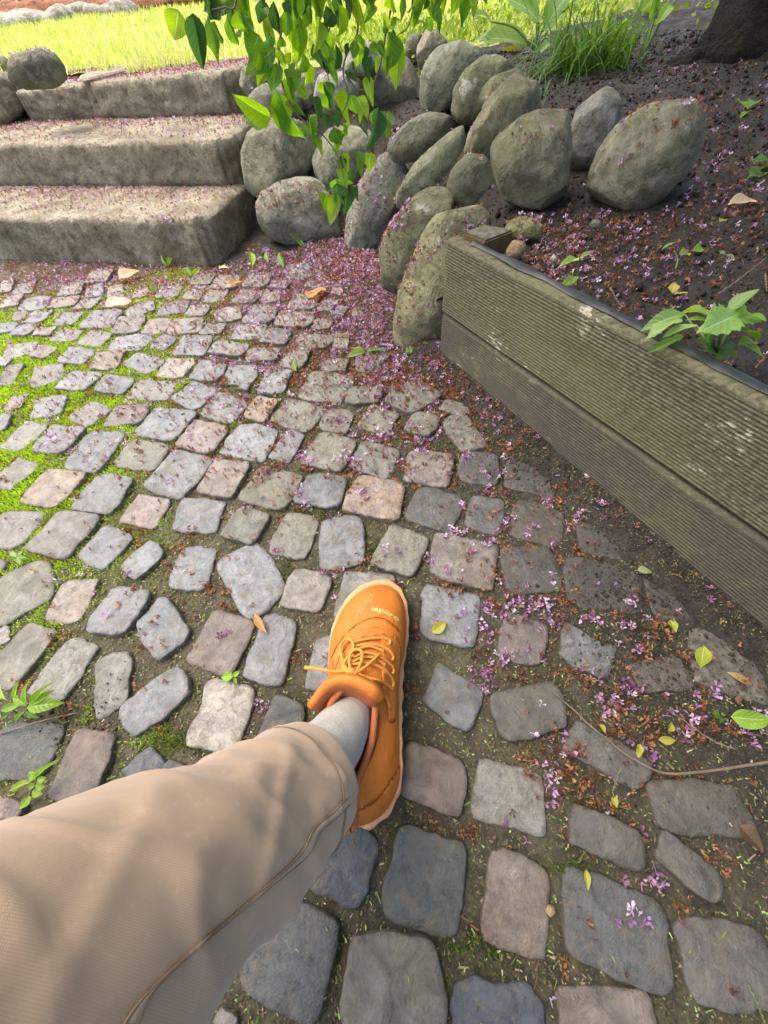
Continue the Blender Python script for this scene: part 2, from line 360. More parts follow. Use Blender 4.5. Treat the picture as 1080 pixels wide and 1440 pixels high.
# ------------------------------------------------------------------ paving setts (each stone traced on the ground)
PAL = dict(b=(.197, .208, .218), g=(.215, .21, .19), n=(.175, .17, .135), p=(.24, .20, .175), t=(.265, .205, .155), w=(.28, .26, .22), r=(.165, .132, .118), d=(.088, .095, .092), m=(.12, .114, .102), k=(.085, .10, .12))
CROPS = [
(0, 360, 3.857, """g 470 135 500 95 610 80 575 135;g 70 190 110 150 190 135 165 190;g 315 210 345 160 450 135 430 195;b 465 215 495 165 555 145 560 210;w 585 215 600 165 660 150 665 210
b 110 280 150 235 250 220 250 260 200 285;p 280 275 300 230 415 215 400 265;g 385 290 440 235 560 220 500 290;w 570 270 595 230 710 225 680 278;g 685 305 740 260 820 240 830 290 760 310
g 845 220 880 165 960 160 970 195 930 215;b 860 305 885 255 960 242 1020 255 985 295 915 312;p 700 235 740 180 820 160 810 215;p 0 180 20 145 75 140 60 190;p 0 260 30 215 120 205 95 265
g 40 345 80 295 140 290 130 340;b 135 360 190 310 280 295 230 350;b 290 365 350 305 440 310 400 360 340 368;b 455 375 510 305 640 300 645 325 585 385;g 620 400 660 340 770 330 760 385 690 415
p 780 400 815 345 905 340 905 390 830 415;p 925 400 960 350 1080 340 1080 400 1000 420;w 985 320 1030 265 1080 255 1100 330;g 980 225 1020 180 1080 170 1090 240;b -60 420 -40 370 75 365 60 410
b 50 430 100 380 200 365 205 390 140 435;p 185 430 215 395 290 390 270 430;g 280 455 340 400 420 405 400 450;g 430 470 480 410 560 405 600 430 530 490;b 580 505 640 435 790 425 805 455 740 505
b 795 500 860 435 940 425 960 470 890 520;b 950 520 1000 445 1080 435 1130 470 1100 535;g 30 540 50 490 190 470 180 510 90 540;p 150 545 225 478 325 490 280 530 230 560;b -50 590 -30 550 50 560 30 600
b 330 560 390 505 495 510 490 540 420 580;p 505 590 540 530 660 530 640 590 580 610;b 695 580 730 540 790 533 870 560 830 610 760 620;w 845 640 910 555 1060 560 1040 600 960 660;n -10 680 50 600 120 600 90 650 50 690
g 175 690 195 610 290 605 340 630 290 670 220 695;b 305 700 385 618 525 630 500 690 400 722;b 540 700 580 655 700 665 700 700 650 750;g 730 750 740 690 800 675 950 680 920 740 830 775"""),
(260, 360, 3.857, """n 35 135 60 100 155 100 130 150;g 145 160 180 115 300 100 270 165 190 175;g 320 145 350 108 465 110 440 150 370 165;b 555 85 600 48 675 50 670 110 610 115;b 690 105 720 75 775 90 760 120
g 460 165 500 130 560 140 540 175;g 650 160 700 130 785 135 770 165;p 810 190 840 145 920 165 880 215;g 960 215 985 165 1055 170 1050 215;p 0 225 40 170 105 175 90 230 40 240
g 95 235 140 185 235 180 220 215 150 245;g 255 240 310 185 395 190 400 225 320 245;w 400 245 430 190 530 180 525 240 450 255;g 565 275 600 210 690 215 710 265 640 285;b 725 290 740 235 790 222 835 245 790 300
b 810 310 830 275 880 280 860 318;g 910 310 930 255 990 260 1000 300 960 318;g 0 315 20 265 140 262 145 290 90 330;w 170 325 220 290 290 280 300 330 240 345;b 320 340 370 280 440 270 480 320 460 350 380 355
g 490 345 540 295 705 305 690 350 590 385;g 690 380 705 340 790 335 800 365 740 390;b -20 420 -10 350 75 345 70 400;g 75 420 120 365 215 370 200 410 130 425;b 265 440 300 375 430 370 420 420 350 445
b 400 465 450 400 540 395 575 430 540 480 460 475;n 600 480 630 420 780 430 780 470 680 490;g 125 525 180 475 320 475 330 510 260 540;g 340 555 360 505 500 500 490 550 420 560;n 520 590 570 515 640 500 660 560 600 605
n 800 490 830 425 890 420 880 490;b 45 660 100 575 195 600 200 640 130 672;b 210 690 250 605 360 595 380 650 330 690;b 405 725 460 620 550 630 540 720 480 738;n 635 750 690 650 780 640 895 680 890 705 800 750 700 771
n 935 600 975 505 1080 500 1100 600 1000 620;n 740 600 770 560 880 560 870 625 790 620;b 280 720 320 690 360 700 340 730"""),
(0, 540, 3.857, """p 20 125 70 70 150 55 100 125;b 180 160 215 85 350 75 320 150 260 170;g 400 195 430 140 540 110 590 140 510 195 450 220;p 560 220 600 150 640 112 790 108 780 180 700 215 610 225;b 750 250 850 140 1050 165 960 275 900 295 770 270
b -50 260 -40 180 50 185 30 240;g 20 330 110 240 170 213 255 225 180 300 70 350;b 205 335 300 235 440 250 390 320 290 370 230 365;b 385 405 470 290 560 265 640 290 600 380 520 465 480 460;n 630 430 690 340 770 315 870 335 865 410 810 460
b 825 550 860 470 950 375 1010 380 1105 410 1080 500 970 600 880 580;g -20 550 30 460 95 405 185 440 130 500 60 550;t 160 620 200 545 270 475 450 495 380 580 280 650 190 650;b 410 655 500 560 590 505 670 515 690 560 640 640 590 690 450 675
p 620 745 740 580 930 610 885 700 870 760 830 795 700 765"""),
(260, 540, 3.857, """b -70 70 10 10 60 0 148 25 110 90 35 125;b 105 170 190 45 320 110 310 150 270 190 200 200;t 325 160 390 60 490 90 490 130 430 210 370 190;n 490 165 550 105 600 92 730 130 710 190 660 230 560 225
n 710 210 760 120 870 118 930 190 890 270 760 270;b 205 360 270 270 370 230 470 255 430 320 420 405 300 385;b 450 390 520 290 580 250 625 290 610 360 560 420;n 640 400 690 330 800 280 900 330 860 430 800 445 700 430
p 70 570 150 440 210 410 350 435 320 510 240 610 180 605;n 325 590 400 470 450 455 600 520 600 560 540 640 460 660 350 630;b 585 630 650 550 740 485 875 505 850 580 850 645 740 670 610 650;p -35 320 65 205 205 240 160 350 110 365 0 340
b -30 690 0 625 90 630 185 665 170 740 130 785 20 790 -10 770;n 870 90 920 20 1060 20 1080 60 950 110"""),
(520, 480, 3.857, """n -40 130 -20 50 60 38 130 60 70 140 0 160;n 100 320 170 255 300 240 360 300 290 350 160 350;n -80 330 -40 260 40 245 60 290 0 330;n 190 460 220 380 330 375 410 420 370 490 270 530 210 505
n 430 490 450 415 540 440 600 510 630 550 560 560 460 540;n 380 350 430 310 540 340 530 390 450 390;n -60 470 -10 340 20 330 180 390 130 460 50 490;g -108 631 -50 540 0 528 150 590 130 690 110 740 0 725 -60 700"""),
(520, 660, 3.857, """p 205 45 225 -70 300 -90 440 -60 420 70 330 75;d 465 0 480 -60 560 -110 690 -100 720 -40 720 80 640 100 550 80;d 755 85 755 -30 800 -45 990 20 985 130 880 120;d 190 230 270 95 330 90 490 140 490 200 475 280 430 335 240 290
b 530 280 550 180 620 155 710 175 710 280 685 345 590 320;r 775 330 800 220 850 180 960 210 1040 270 1030 380 960 390 850 375;n 20 500 60 420 120 335 200 340 300 370 290 450 230 525 100 540;p 345 430 380 355 450 365 680 415 665 540 650 635 420 590 380 480
d 735 540 745 440 800 420 960 450 1000 500 1035 600 970 650 820 670 750 630;t -140 215 -60 80 -30 45 0 45 160 85 150 250 100 265 -40 235"""),
(0, 720, 3.857, """g 155 190 200 130 300 40 420 20 530 30 500 100 430 150 340 250 240 225;b 460 260 500 160 560 95 630 100 710 145 640 220 560 290 490 280;n -20 560 -20 400 60 330 180 290 280 340 230 470 110 540 30 590;p 220 550 280 430 390 345 545 350 520 430 490 510 400 590 330 620
b 500 640 540 520 630 420 720 420 795 445 760 530 700 600 620 660;b 690 320 690 260 780 180 850 180 850 260 800 300 740 340;b 925 350 960 260 1010 195 1080 190 1160 240 1130 330 1090 410 1000 415;b 765 690 820 590 850 490 920 490 1010 610 1000 690 870 765;g -30 640 40 630 50 690 -10 720
g -40 180 -20 100 30 20 130 5 225 20 190 70 90 150 50 180"""),
(260, 720, 3.857, """b 190 310 240 240 300 205 470 260 480 330 455 400 450 510 380 540 300 510 265 420 200 340;w 510 500 550 400 570 330 640 305 760 340 795 400 740 480 690 540 560 530;n 185 130 215 50 340 -40 475 -5 475 40 440 100 350 185 280 180
n 465 130 510 50 560 -5 650 -5 700 50 710 140 690 210 620 275 530 255 480 230;b 735 170 775 80 840 38 900 45 960 100 965 200 930 260 860 280 770 275"""),
(0, 900, 3.857, """n -40 230 10 60 90 -20 170 -94 290 -54 260 20 140 180 30 260;g 170 270 230 160 330 50 410 -5 515 20 480 110 400 220 340 330 270 340;g 515 250 520 120 600 75 710 105 680 180 650 260 600 370 540 420
b 630 430 660 340 800 240 900 165 1000 155 1045 210 970 320 880 440 790 490 690 470;d -40 740 -20 530 120 450 250 450 330 500 310 560 230 690 120 750;r 270 820 340 660 430 500 520 490 600 570 580 680 540 790 440 850 330 870
k 660 710 720 660 820 605 890 660 850 720 760 800 690 770;p -30 950 0 870 60 860 120 930 60 980"""),
(200, 900, 3.857, """w 340 260 380 215 580 290 590 340 560 460 530 560 440 600 250 560 300 440 370 390;d 620 530 680 400 740 310 870 350 860 440 800 560;b 880 260 900 150 1000 -20 1090 0 1080 180 1000 260
r 235 100 290 -4 350 -114 420 -169 600 -104 575 20 500 160 410 195 330 160;b 560 180 600 40 660 -70 720 -130 800 -40 800 90 760 240 640 225"""),
(520, 820, 3.857, """b 285 70 320 35 440 30 500 60 600 75 590 160 560 260 500 335 380 310 330 280 345 170;b 340 600 380 430 460 500 590 570 600 650 550 780 440 760 370 650;m 680 720 690 590 960 540 1040 620 960 780 860 850 760 830 700 790;r 740 150 890 200 960 280 940 380 800 420 700 330"""),
(780, 740, 3.6, """d 120 -20 280 30 390 130 330 155 170 130;d 60 340 60 160 140 165 260 190 440 280 400 370 270 390 250 420 140 400;d 450 260 520 270 700 380 700 450 560 470 500 420;b 45 560 60 480 120 530 200 620 290 600 275 760 190 750 70 680
r 380 720 450 680 600 660 700 760 640 830 450 800"""),
(780, 940, 3.6, """m 60 420 110 250 330 380 500 490 470 560 330 540 180 470;m 480 600 700 560 850 650 1000 760 900 850 700 840 520 760"""),
(520, 1040, 3.857, """r 190 60 250 10 310 70 400 110 470 110 490 220 490 400 380 380 180 290 190 180;g 560 350 620 200 640 120 770 140 870 170 960 480 950 540 770 470 600 430"""),
(300, 1160, 3.0, """d 720 310 780 100 800 20 980 70 1060 70 1050 280 1000 480 880 440 740 380;k 385 255 480 80 560 -20 660 40 690 120 650 200 640 310 540 300;d 125 640 160 530 280 330 350 310 520 440 500 560 460 720 440 820 340 830 220 760
n 545 800 560 680 640 500 690 445 780 480 900 570 970 640 980 760 950 900 560 900;p -10 840 10 790 60 780 100 830 60 890"""),
(640, 1160, 2.4545, """t 95 340 110 200 165 100 230 110 315 180 320 330 300 440 240 455 110 400;d 380 250 385 135 440 170 500 190 640 240 720 330 745 560 690 570 560 530 420 460;m 395 60 420 -60 560 -20 650 60 650 140 560 130;m 670 110 700 0 800 60 900 180 920 260 840 250
m 770 380 850 330 1000 350 1080 420 1090 600 960 640 820 560;p 370 687 400 580 470 560 640 600 700 687 650 760 400 760;k -10 640 90 530 150 590 300 620 300 740 0 750"""),
]
setts = []      # (world polygon, colour code)
for x0, y0, sc, txt in CROPS:
    for ln in txt.replace('\n', ';').split(';'):
        q = ln.split()
        if not q: continue
        v = list(map(float, q[1:])); pts = [G(x0 + v[i] / sc, y0 + v[i + 1] / sc)[:2] for i in range(0, len(v), 2)]
        setts.append((np.array(pts), q[0]))
def chaikin(p, n=2):
    for _ in range(n):
        q = np.roll(p, -1, 0); p = np.stack([.9 * p + .1 * q, .1 * p + .9 * q], 1).reshape(-1, 2)
    return p
cents = [p.mean(0) for p, c in setts]
rads = [np.sqrt(np.mean(((p - p.mean(0)) ** 2).sum(1))) for p, c in setts]
# stones hidden by the leg or just outside the view: continue the bond
ang = math.radians(-16); ca, sa = math.cos(ang), math.sin(ang)
cand = []
for i in range(-26, 16):
    for j in range(-12, 22):
        a = i * .106 + (.05 if j % 2 else 0) + rnd.uniform(-.008, .008); b = j * .104 + rnd.uniform(-.006, .006)
        x, y = a * ca - b * sa, a * sa + b * ca
        x += .0; y += .02
        if x < -1.9 or y < -.62 or dplank(x, y) < .055 or y > 1.62 - .257 / .9665 * (x + .5) - .2: continue
        if y > .8 and x > .08: continue
        cand.append((x, y))
cand.sort(key=lambda q: q[0] ** 2 + q[1] ** 2)
def clear(x, y):
    c = np.array(cents)
    d = np.hypot(c[:, 0] - x, c[:, 1] - y)
    return (d > .046 + np.array(rads)).all()
for x, y in cand:
    if len(setts) >= 296: break
    if clear(x, y):
        a0 = ang + rnd.uniform(-.15, .15); hw, hh = rnd.uniform(.038, .047), rnd.uniform(.036, .046); pts = []
        for sx, sy in ((-1, -1), (0, -1.04), (1, -1), (1.04, 0), (1, 1), (0, 1.04), (-1, 1), (-1.04, 0)):
            px, py = sx * hw * rnd.uniform(.88, 1.08), sy * hh * rnd.uniform(.88, 1.08)
            pts.append((x + px * math.cos(a0) - py * math.sin(a0), y + px * math.sin(a0) + py * math.cos(a0)))
        setts.append((np.array(pts), rnd.choice('bbggnprdw'))); cents.append(np.array([x, y])); rads.append(.04)
paving = obj('paving', None, kind='structure')
GX0, GY0, GD = -2.3, -.7, .004
occ = np.zeros((int(3.4 / GD), int(3.2 / GD)), bool)          # where a stone covers the joint
top_parts = []
def inpoly(px, py, poly):
    ins = np.zeros(np.shape(px), bool); q = np.roll(poly, -1, 0)
    for (xa, ya), (xb, yb) in zip(poly, q):
        c = ((ya > py) != (yb > py)) & (px < (xb - xa) * (py - ya) / (yb - ya + 1e-12) + xa); ins ^= c
    return ins
def min_rect(p):
    best = None
    for a in np.linspace(0, math.pi / 2, 46)[:-1]:
        R_ = np.array([[math.cos(a), -math.sin(a)], [math.sin(a), math.cos(a)]]); q = p @ R_; lo, hi = q.min(0), q.max(0); ar = np.prod(hi - lo)
        if best is None or ar < best[0]: best = (ar, R_, lo, hi)
    return best
def squared(poly, k):
    ar, R_, lo, hi = min_rect(poly); pa = abs(.5 * np.sum(poly[:, 0] * np.roll(poly[:, 1], -1) - np.roll(poly[:, 0], -1) * poly[:, 1]))
    dn = resamp0(poly, 96); cc = .5 * (lo + hi); q = dn @ R_ - cc; hw = .5 * (hi - lo)
    mx = np.maximum(np.abs(q[:, 0]) / hw[0], np.abs(q[:, 1]) / hw[1]); out = q / np.maximum(mx, .3)[:, None]      # the same point pushed out to the rectangle
    wgt = .7 if pa / ar > .64 else .35
    e = np.abs(out) / hw; rnd_ = 1 - .055 * np.clip(e.min(1) - .62, 0, 1) / .38
    res = q * (1 - wgt) * 1.07 + out * wgt * .985 * rnd_[:, None]
    return (res * k + cc) @ R_.T
def resamp0(p, n):
    q = np.vstack([p, p[:1]]); s = np.r_[0, np.cumsum(np.hypot(*np.diff(q, axis=0).T))]; t = np.linspace(0, s[-1], n, endpoint=False)
    return np.stack([np.interp(t, s, q[:, 0]), np.interp(t, s, q[:, 1])], 1)
def raster(p):
    bx0 = max(int((p[:, 0].min() - GX0) / GD), 0); bx1 = min(int((p[:, 0].max() - GX0) / GD) + 1, occ.shape[0]); by0 = max(int((p[:, 1].min() - GY0) / GD), 0); by1 = min(int((p[:, 1].max() - GY0) / GD) + 1, occ.shape[1])
    if bx1 <= bx0 or by1 <= by0: return None, None
    gx, gy = np.meshgrid(GX0 + (np.arange(bx0, bx1) + .5) * GD, GY0 + (np.arange(by0, by1) + .5) * GD, indexing='ij'); return (slice(bx0, bx1), slice(by0, by1)), inpoly(gx, gy, p)
for poly, code in setts:
    for k_ in np.arange(1.05 + .13 * float(sstep(.12, .5, poly[:, 1].mean())), .82, -.025):
        p = squared(poly, k_); c = p.mean(0); sl2, msk = raster(c + (p - c) * 1.06)
        if sl2 is None or (occ[sl2] & msk).sum() <= 2: break
    pp = np.vstack([p, p[:1]]); sl_ = np.r_[0, np.cumsum(np.hypot(*np.diff(pp, axis=0).T))]
    N = 40; t = np.linspace(0, sl_[-1], N, endpoint=False)
    p = np.stack([np.interp(t, sl_, pp[:, 0]), np.interp(t, sl_, pp[:, 1])], 1)
    o_ = rnd.random() * 50; d = p - c; r = np.hypot(*d.T)
    p = p + d / r[:, None] * (.005 * (vnoise(t * 45, 0 * t, 1, o_) - .5) + .003 * (vnoise(t * 170, 0 * t, 1, o_ + 3) - .5))[:, None]
    far_y = sstep(.9, 1.5, c[1]); m_ = float(mud(*c))
    ztop = rnd.uniform(-.0015, .004) * (1 - .7 * m_) - .0004 * m_; tx, ty = rnd.uniform(-.04, .04) * (1 - .6 * m_), rnd.uniform(-.04, .04) * (1 - .6 * m_)
    rad = r.mean(); V = []; E = []
    for k, (s_, dz, e_) in enumerate([(1.0, -.04, 1), (1.0, -.0050, 1), (.990, -.0018, 1), (.966, -.0004, .8), (.86, .0, .25), (.52, .0006, .0), (.24, .0008, 0)]):
        q = c + (p - c) * s_
        nz = 0 if k == 0 else 1
        z = ztop + dz + nz * (tx * (q[:, 0] - c[0]) + ty * (q[:, 1] - c[1]) + (.0055 * fbm(q[:, 0], q[:, 1], 24, 3, o_) + .006 * fbm(q[:, 0], q[:, 1], 80, 2, o_)) * (1 if k > 2 else .6) * (1 - .5 * m_))
        for i in range(N): V.append((q[i, 0] - c[0], q[i, 1] - c[1], z[i])); E.append(e_)
    V.append((0, 0, ztop + .001 + .009 * (1 - .5 * m_) * float(fbm(c[0], c[1], 24, 3, o_)))); E.append(0)
    Fs = [(k * N + i, k * N + (i + 1) % N, (k + 1) * N + (i + 1) % N, (k + 1) * N + i) for k in range(6) for i in range(N)]
    Fs += [(6 * N + i, 6 * N + (i + 1) % N, 7 * N) for i in range(N)]
    E = np.clip(np.array(E, float) + 1.0 * m_, 0, 1.8)
    if np.cross(p[1] - p[0], p[2] - p[1]).mean() < 0: pass
    area = .5 * np.sum(p[:, 0] * np.roll(p[:, 1], -1) - np.roll(p[:, 0], -1) * p[:, 1])
    if area < 0: Fs = [q[::-1] for q in Fs]
    colr = np.array(PAL[code]) * rnd.uniform(.66, .9) * (1 - .28 * m_) * (1 - .12 * float(sstep(.25, -.1, c[1]))) * np.array([rnd.uniform(.96, 1.04), 1, rnd.uniform(.96, 1.04)])
    ms = mesh('cobblestone', V, Fs, [M['sett']], colors=np.repeat(E[:, None], 3, 1))
    obj('cobblestone', ms, paving, (c[0], c[1], 0), color=colr)
    top_parts.append((np.array(V) + [c[0], c[1], 0], Fs))
    sl2, msk = raster(c + (p - c) * .99)
    if sl2 is not None: occ[sl2] |= msk
def on_sett(x, y):
    i = np.clip(((np.asarray(x) - GX0) / GD).astype(int), 0, occ.shape[0] - 1); j = np.clip(((np.asarray(y) - GY0) / GD).astype(int), 0, occ.shape[1] - 1)
    return occ[i, j]

#@@STEPS
# ------------------------------------------------------------------ stone steps
drop_parts = list(top_parts)
def rough_block(name, P0, u, wv, L, D, z0, z1, label, tilt=0.0, skew=.0, seed=0, amp=.006, rmin=.02):
    nx, ny, nz = int(L / .013), int(D / .02), 12
    bm = bmesh.new(); idx = {}
    def vert(i, j, k):
        key = (i, j, k)
        if key not in idx: idx[key] = bm.verts.new((i / nx, j / ny, k / nz))
        return idx[key]
    def quad(a, b, c, d): bm.faces.new((vert(*a), vert(*b), vert(*c), vert(*d)))
    for i in range(nx):
        for j in range(ny):
            quad((i, j, nz), (i + 1, j, nz), (i + 1, j + 1, nz), (i, j + 1, nz)); quad((i, j, 0), (i, j + 1, 0), (i + 1, j + 1, 0), (i + 1, j, 0))
        for k in range(nz):
            quad((i, 0, k), (i + 1, 0, k), (i + 1, 0, k + 1), (i, 0, k + 1)); quad((i, ny, k), (i, ny, k + 1), (i + 1, ny, k + 1), (i + 1, ny, k))
    for j in range(ny):
        for k in range(nz):
            quad((0, j, k), (0, j, k + 1), (0, j + 1, k + 1), (0, j + 1, k)); quad((nx, j, k), (nx, j + 1, k), (nx, j + 1, k + 1), (nx, j, k + 1))
    for v in bm.verts:
        a, b, c = v.co; H = z1 - z0
        lx, ly, lz = a * L, b * D, c * H
        # worn arrises
        ex = min(lx, L - lx); ey = min(ly, D - ly); ez = H - lz
        cham = .007 + .010 * max(0, mnoise.noise((lx * 7 + seed, 0, 3)))
        if ey < cham and ez < cham: k = (2 * cham - ey - ez) * .28; lz -= k; ly += k if ly < D / 2 else -k
        if ex < cham * 2 and ez < cham * 2: k = (4 * cham - ex - ez) * .25; lz -= k; lx += k if lx < L / 2 else -k
        if ex < .03 and ey < .03: k = (.06 - ex - ey) * .3; lx += k if lx < L / 2 else -k; ly += k if ly < D / 2 else -k
        if lz < .022 and ly < .02: ly += .014 * (1 - lz / .022)
        n3 = Vector((lx * 1.0 + seed * 7, ly, lz))
        nn = mnoise.fractal(n3 * 9, .9, 2, 4); n2 = mnoise.noise(n3 * 3.2)
        off = amp * (nn * .8 + n2 * .35)
        top = ez < 1e-6
        hf = .006 * mnoise.fractal(n3 * 42, .8, 2, 3) + .005 * max(0, mnoise.noise(n3 * 17) - .2)
        if ly < 1e-3 + cham: ly += off * 1.1 + hf
        if lx < .03: lx += off + hf
        lz += (off * .45 + hf * .4 if top else 0) + tilt * lx * (lz / H)
        lxx = lx - skew * (ly / D)
        q = np.array([P0[0], P0[1], 0]) + u * lxx + wv * ly + np.array([0, 0, z0 + lz])
        v.co = q
    bm.normal_update(); me = bpy.data.meshes.new(name); bm.to_mesh(me); bm.free()
    bmesh_fix = bmesh.new(); bmesh_fix.from_mesh(me); bmesh.ops.recalc_face_normals(bmesh_fix, faces=bmesh_fix.faces); bmesh_fix.to_mesh(me); bmesh_fix.free()
    me.materials.append(M['step']); me.polygons.foreach_set('use_smooth', np.ones(len(me.polygons), bool)); me.update()
    o = obj(name, me, label=label, cat='step', group='stone steps up to the lawn')
    drop_parts.append((np.array([v.co[:] for v in me.vertices]), [tuple(p.vertices) for p in me.polygons]))
    return o
U = np.array([-.9665, .257, 0]); WV = np.array([.257, .9665, 0])
rough_block('stone_step', (-.505, 1.525), U, WV, 1.95, .44, -.04, .131, 'lowest rough stone step, resting on the cobbles', skew=.0, seed=1)
rough_block('stone_step', (-.435, 1.838), U, WV, 1.95, .46, .118, .257, 'middle rough stone step, long and petal strewn', seed=2)
rough_block('stone_step', (-.43, 2.22), U, WV, 1.03, .36, .245, .376, 'topmost and shortest stone step, next to the lawn', tilt=-.028, seed=3, amp=.009)

# ------------------------------------------------------------------ boulders: traced outline + own depth, size and thickness
_ico = bmesh.new(); bmesh.ops.create_icosphere(_ico, subdivisions=5, radius=1); ICO_V = np.array([v.co[:] for v in _ico.verts]); ICO_F = [tuple(v.index for v in f.verts) for f in _ico.faces]; _ico.free()
_ico = bmesh.new(); bmesh.ops.create_icosphere(_ico, subdivisions=3, radius=1); ICO3_V = np.array([v.co[:] for v in _ico.verts]); ICO3_F = [tuple(v.index for v in f.verts) for f in _ico.faces]; _ico.free()
def resamp0(p, n):
    q = np.vstack([p, p[:1]]); s = np.r_[0, np.cumsum(np.hypot(*np.diff(q, axis=0).T))]; t = np.linspace(0, s[-1], n, endpoint=False)
    return np.stack([np.interp(t, s, q[:, 0]), np.interp(t, s, q[:, 1])], 1)
def boulder(px, z, label, col, thick=.85, p=2.5, amp=.05, seed=0, name='boulder', group='dry stacked boulders', cat='boulder', lo=False):
    px = resamp0(np.array(px, float).reshape(-1, 2), 120); c0 = .5 * (px.min(0) + px.max(0)); C = G(*c0, z); d = (C - CAM); dist = np.linalg.norm(d); d /= dist
    e1 = np.cross(d, [0, 0, 1.]); e1 /= np.linalg.norm(e1); e2 = np.cross(e1, d)
    q = []
    for x, y in px:
        r_ = ray(x, y); q.append(CAM + r_ * (dist / (r_ @ d)) - C)
    q = np.array(q); a = np.arctan2(q @ e2, q @ e1); r = np.hypot(q @ e1, q @ e2); o = np.argsort(a); a, r = a[o], r[o]
    a3 = np.r_[a - 2 * math.pi, a, a + 2 * math.pi]; r3 = np.r_[r, r, r]
    tt = np.linspace(-math.pi, math.pi, 181); rr = np.interp(tt, a3, r3); ker = np.hanning(17); ker /= ker.sum()
    rr = np.convolve(np.r_[rr[:-1], rr[:-1], rr], ker, 'same')[180:361] * 1.0
    W, Fc = (ICO3_V, ICO3_F) if lo else (ICO_V, ICO_F)
    ph = np.arctan2(W[:, 1], W[:, 0]); R = np.interp(ph, tt, rr); rho = np.hypot(W[:, 0], W[:, 1]); zz = W[:, 2]
    th = np.arctan2(np.abs(zz), rho); kk = 1 / (np.cos(th) ** p + np.sin(th) ** p + 1e-9) ** (1 / p)
    X = np.cos(th) * kk; Zl = np.sin(th) * kk * np.sign(zz); mean = rr.mean() * thick
    wx = np.cos(ph) * X * R; wy = np.sin(ph) * X * R; wz = Zl * min(mean, rr.min() * 1.35)
    loc = np.stack([wx, wy, wz], 1); s = rr.mean()
    n1 = np.array([mnoise.noise(Vector(k / s * 1.1 + seed * 3.7)) for k in loc]); n2 = np.array([mnoise.fractal(Vector(k / s * 3 + seed), 1.0, 2, 4) for k in loc])
    cr = np.array([abs(mnoise.noise(Vector(k / s * 1.6 + seed * 1.9 + 40))) for k in loc])
    f = 1.07 + amp * (n1 * 1.0 + n2 * .9) - .02 * np.clip(.05 - cr, 0, 1) / .05
    loc = loc * f[:, None]; rp = np.random.default_rng(seed + 100)
    for _ in range(0 if lo else 9):            # broken faces
        nv = rp.normal(size=3); nv /= np.linalg.norm(nv); ext = (loc @ nv).max(); cut = ext * rp.uniform(.80, .93); over = np.clip(loc @ nv - cut, 0, None); loc = loc - np.outer(over * .82, nv)
    wpt = np.outer(loc[:, 0], e1) + np.outer(loc[:, 1], e2) - np.outer(loc[:, 2], d)
    me = mesh(name, wpt, Fc, [M['boulder']]); me_o = obj(name, me, loc=C, label=label, cat=cat, group=group, color=tuple((.78, .95, 1.08, .85, 1.0)[seed % 5] * np.array(col) * [1.0 + .04 * ((seed * 7) % 3 - 1), 1.02, .88 + .05 * ((seed * 5) % 3 - 1)]))
    drop_parts.append((wpt + C, Fc)); return me_o
def cr(x0, y0, s, txt): v = list(map(float, txt.split())); return [(x0 + v[i] / s, y0 + v[i + 1] / s) for i in range(0, len(v), 2)]
T1 = lambda t: cr(0, 0, 2, t); T2 = lambda t: cr(540, 0, 2, t); VC = lambda t: cr(250, 0, 2.919, t)
gy, ol, br, wm = (.20, .20, .19), (.185, .18, .12), (.20, .175, .125), (.25, .225, .165)
boulder(T2('578 480 600 420 680 340 770 280 830 263 870 275 893 330 893 400 850 480 780 555 700 590 640 585 590 550'), .345, 'large speckled egg-shaped boulder on the soil, farthest right', wm, seed=1)
boulder(T2('513 460 520 380 550 300 590 260 640 246 660 270 675 330 660 390 620 450 545 493'), .34, 'smooth slate grey upright boulder between two rounder ones', (.18, .18, .18), seed=2, amp=.035)
boulder(T2('298 470 310 410 370 345 440 318 500 318 518 350 517 440 515 540 470 580 410 583 350 560 310 520'), .325, 'rounded pale tan boulder left of the slate grey upright one', (.27, .24, .18), seed=3)
boulder(T2('235 450 245 370 290 290 340 230 380 212 420 250 440 320 400 400 330 450 270 470'), .34, 'ridged brown boulder leaning behind the pale tan one', br, seed=4, amp=.09)
boulder(T2('268 300 275 250 320 205 370 195 400 230 370 290 310 330'), .365, 'small olive boulder tucked behind the ridged brown one', ol, seed=5)
boulder(T2('195 310 200 250 240 180 280 163 350 165 385 200 370 260 310 320 260 352 205 348'), .36, 'olive flat-topped boulder in the upper row below the grass clump', ol, seed=6)
boulder(T2('103 270 115 190 150 140 210 120 260 140 275 170 265 240 210 300 150 318 110 305'), .37, 'mossy grey-green boulder, upper row, left of the olive flat-topped one', (.18, .185, .14), seed=7)
boulder(T2('12 410 50 350 120 320 180 318 205 340 180 400 110 445 50 458 18 440'), .275, 'low dark grey oval boulder with petals lodged along its back', (.16, .165, .145), seed=8)
boulder(T2('35 560 60 490 130 420 200 365 248 350 250 420 210 500 130 560 60 590'), .225, 'long grey-green boulder slanting up the middle of the wall', (.18, .185, .145), seed=9)
boulder(T2('178 530 200 470 240 435 290 440 320 490 350 560 310 605 220 600 180 565'), .235, 'dark mossy roundish boulder below the ridged brown one', (.13, .13, .09), seed=10)
boulder(T2('-5 720 5 640 80 560 150 525 185 550 190 620 150 720 90 800 40 838 5 810'), .12, 'tall olive-grey boulder behind the one at the plank end', (.17, .17, .115), seed=11)
boulder([(597, 325), (615, 300), (640, 290), (670, 293), (690, 314), (680, 345), (650, 390), (630, 450), (616, 494), (565, 494), (553, 475), (562, 420), (578, 370)], .125, 'tall yellowish boulder with a white patch, standing at the plank end', (.27, .235, .15), seed=12, thick=.62)
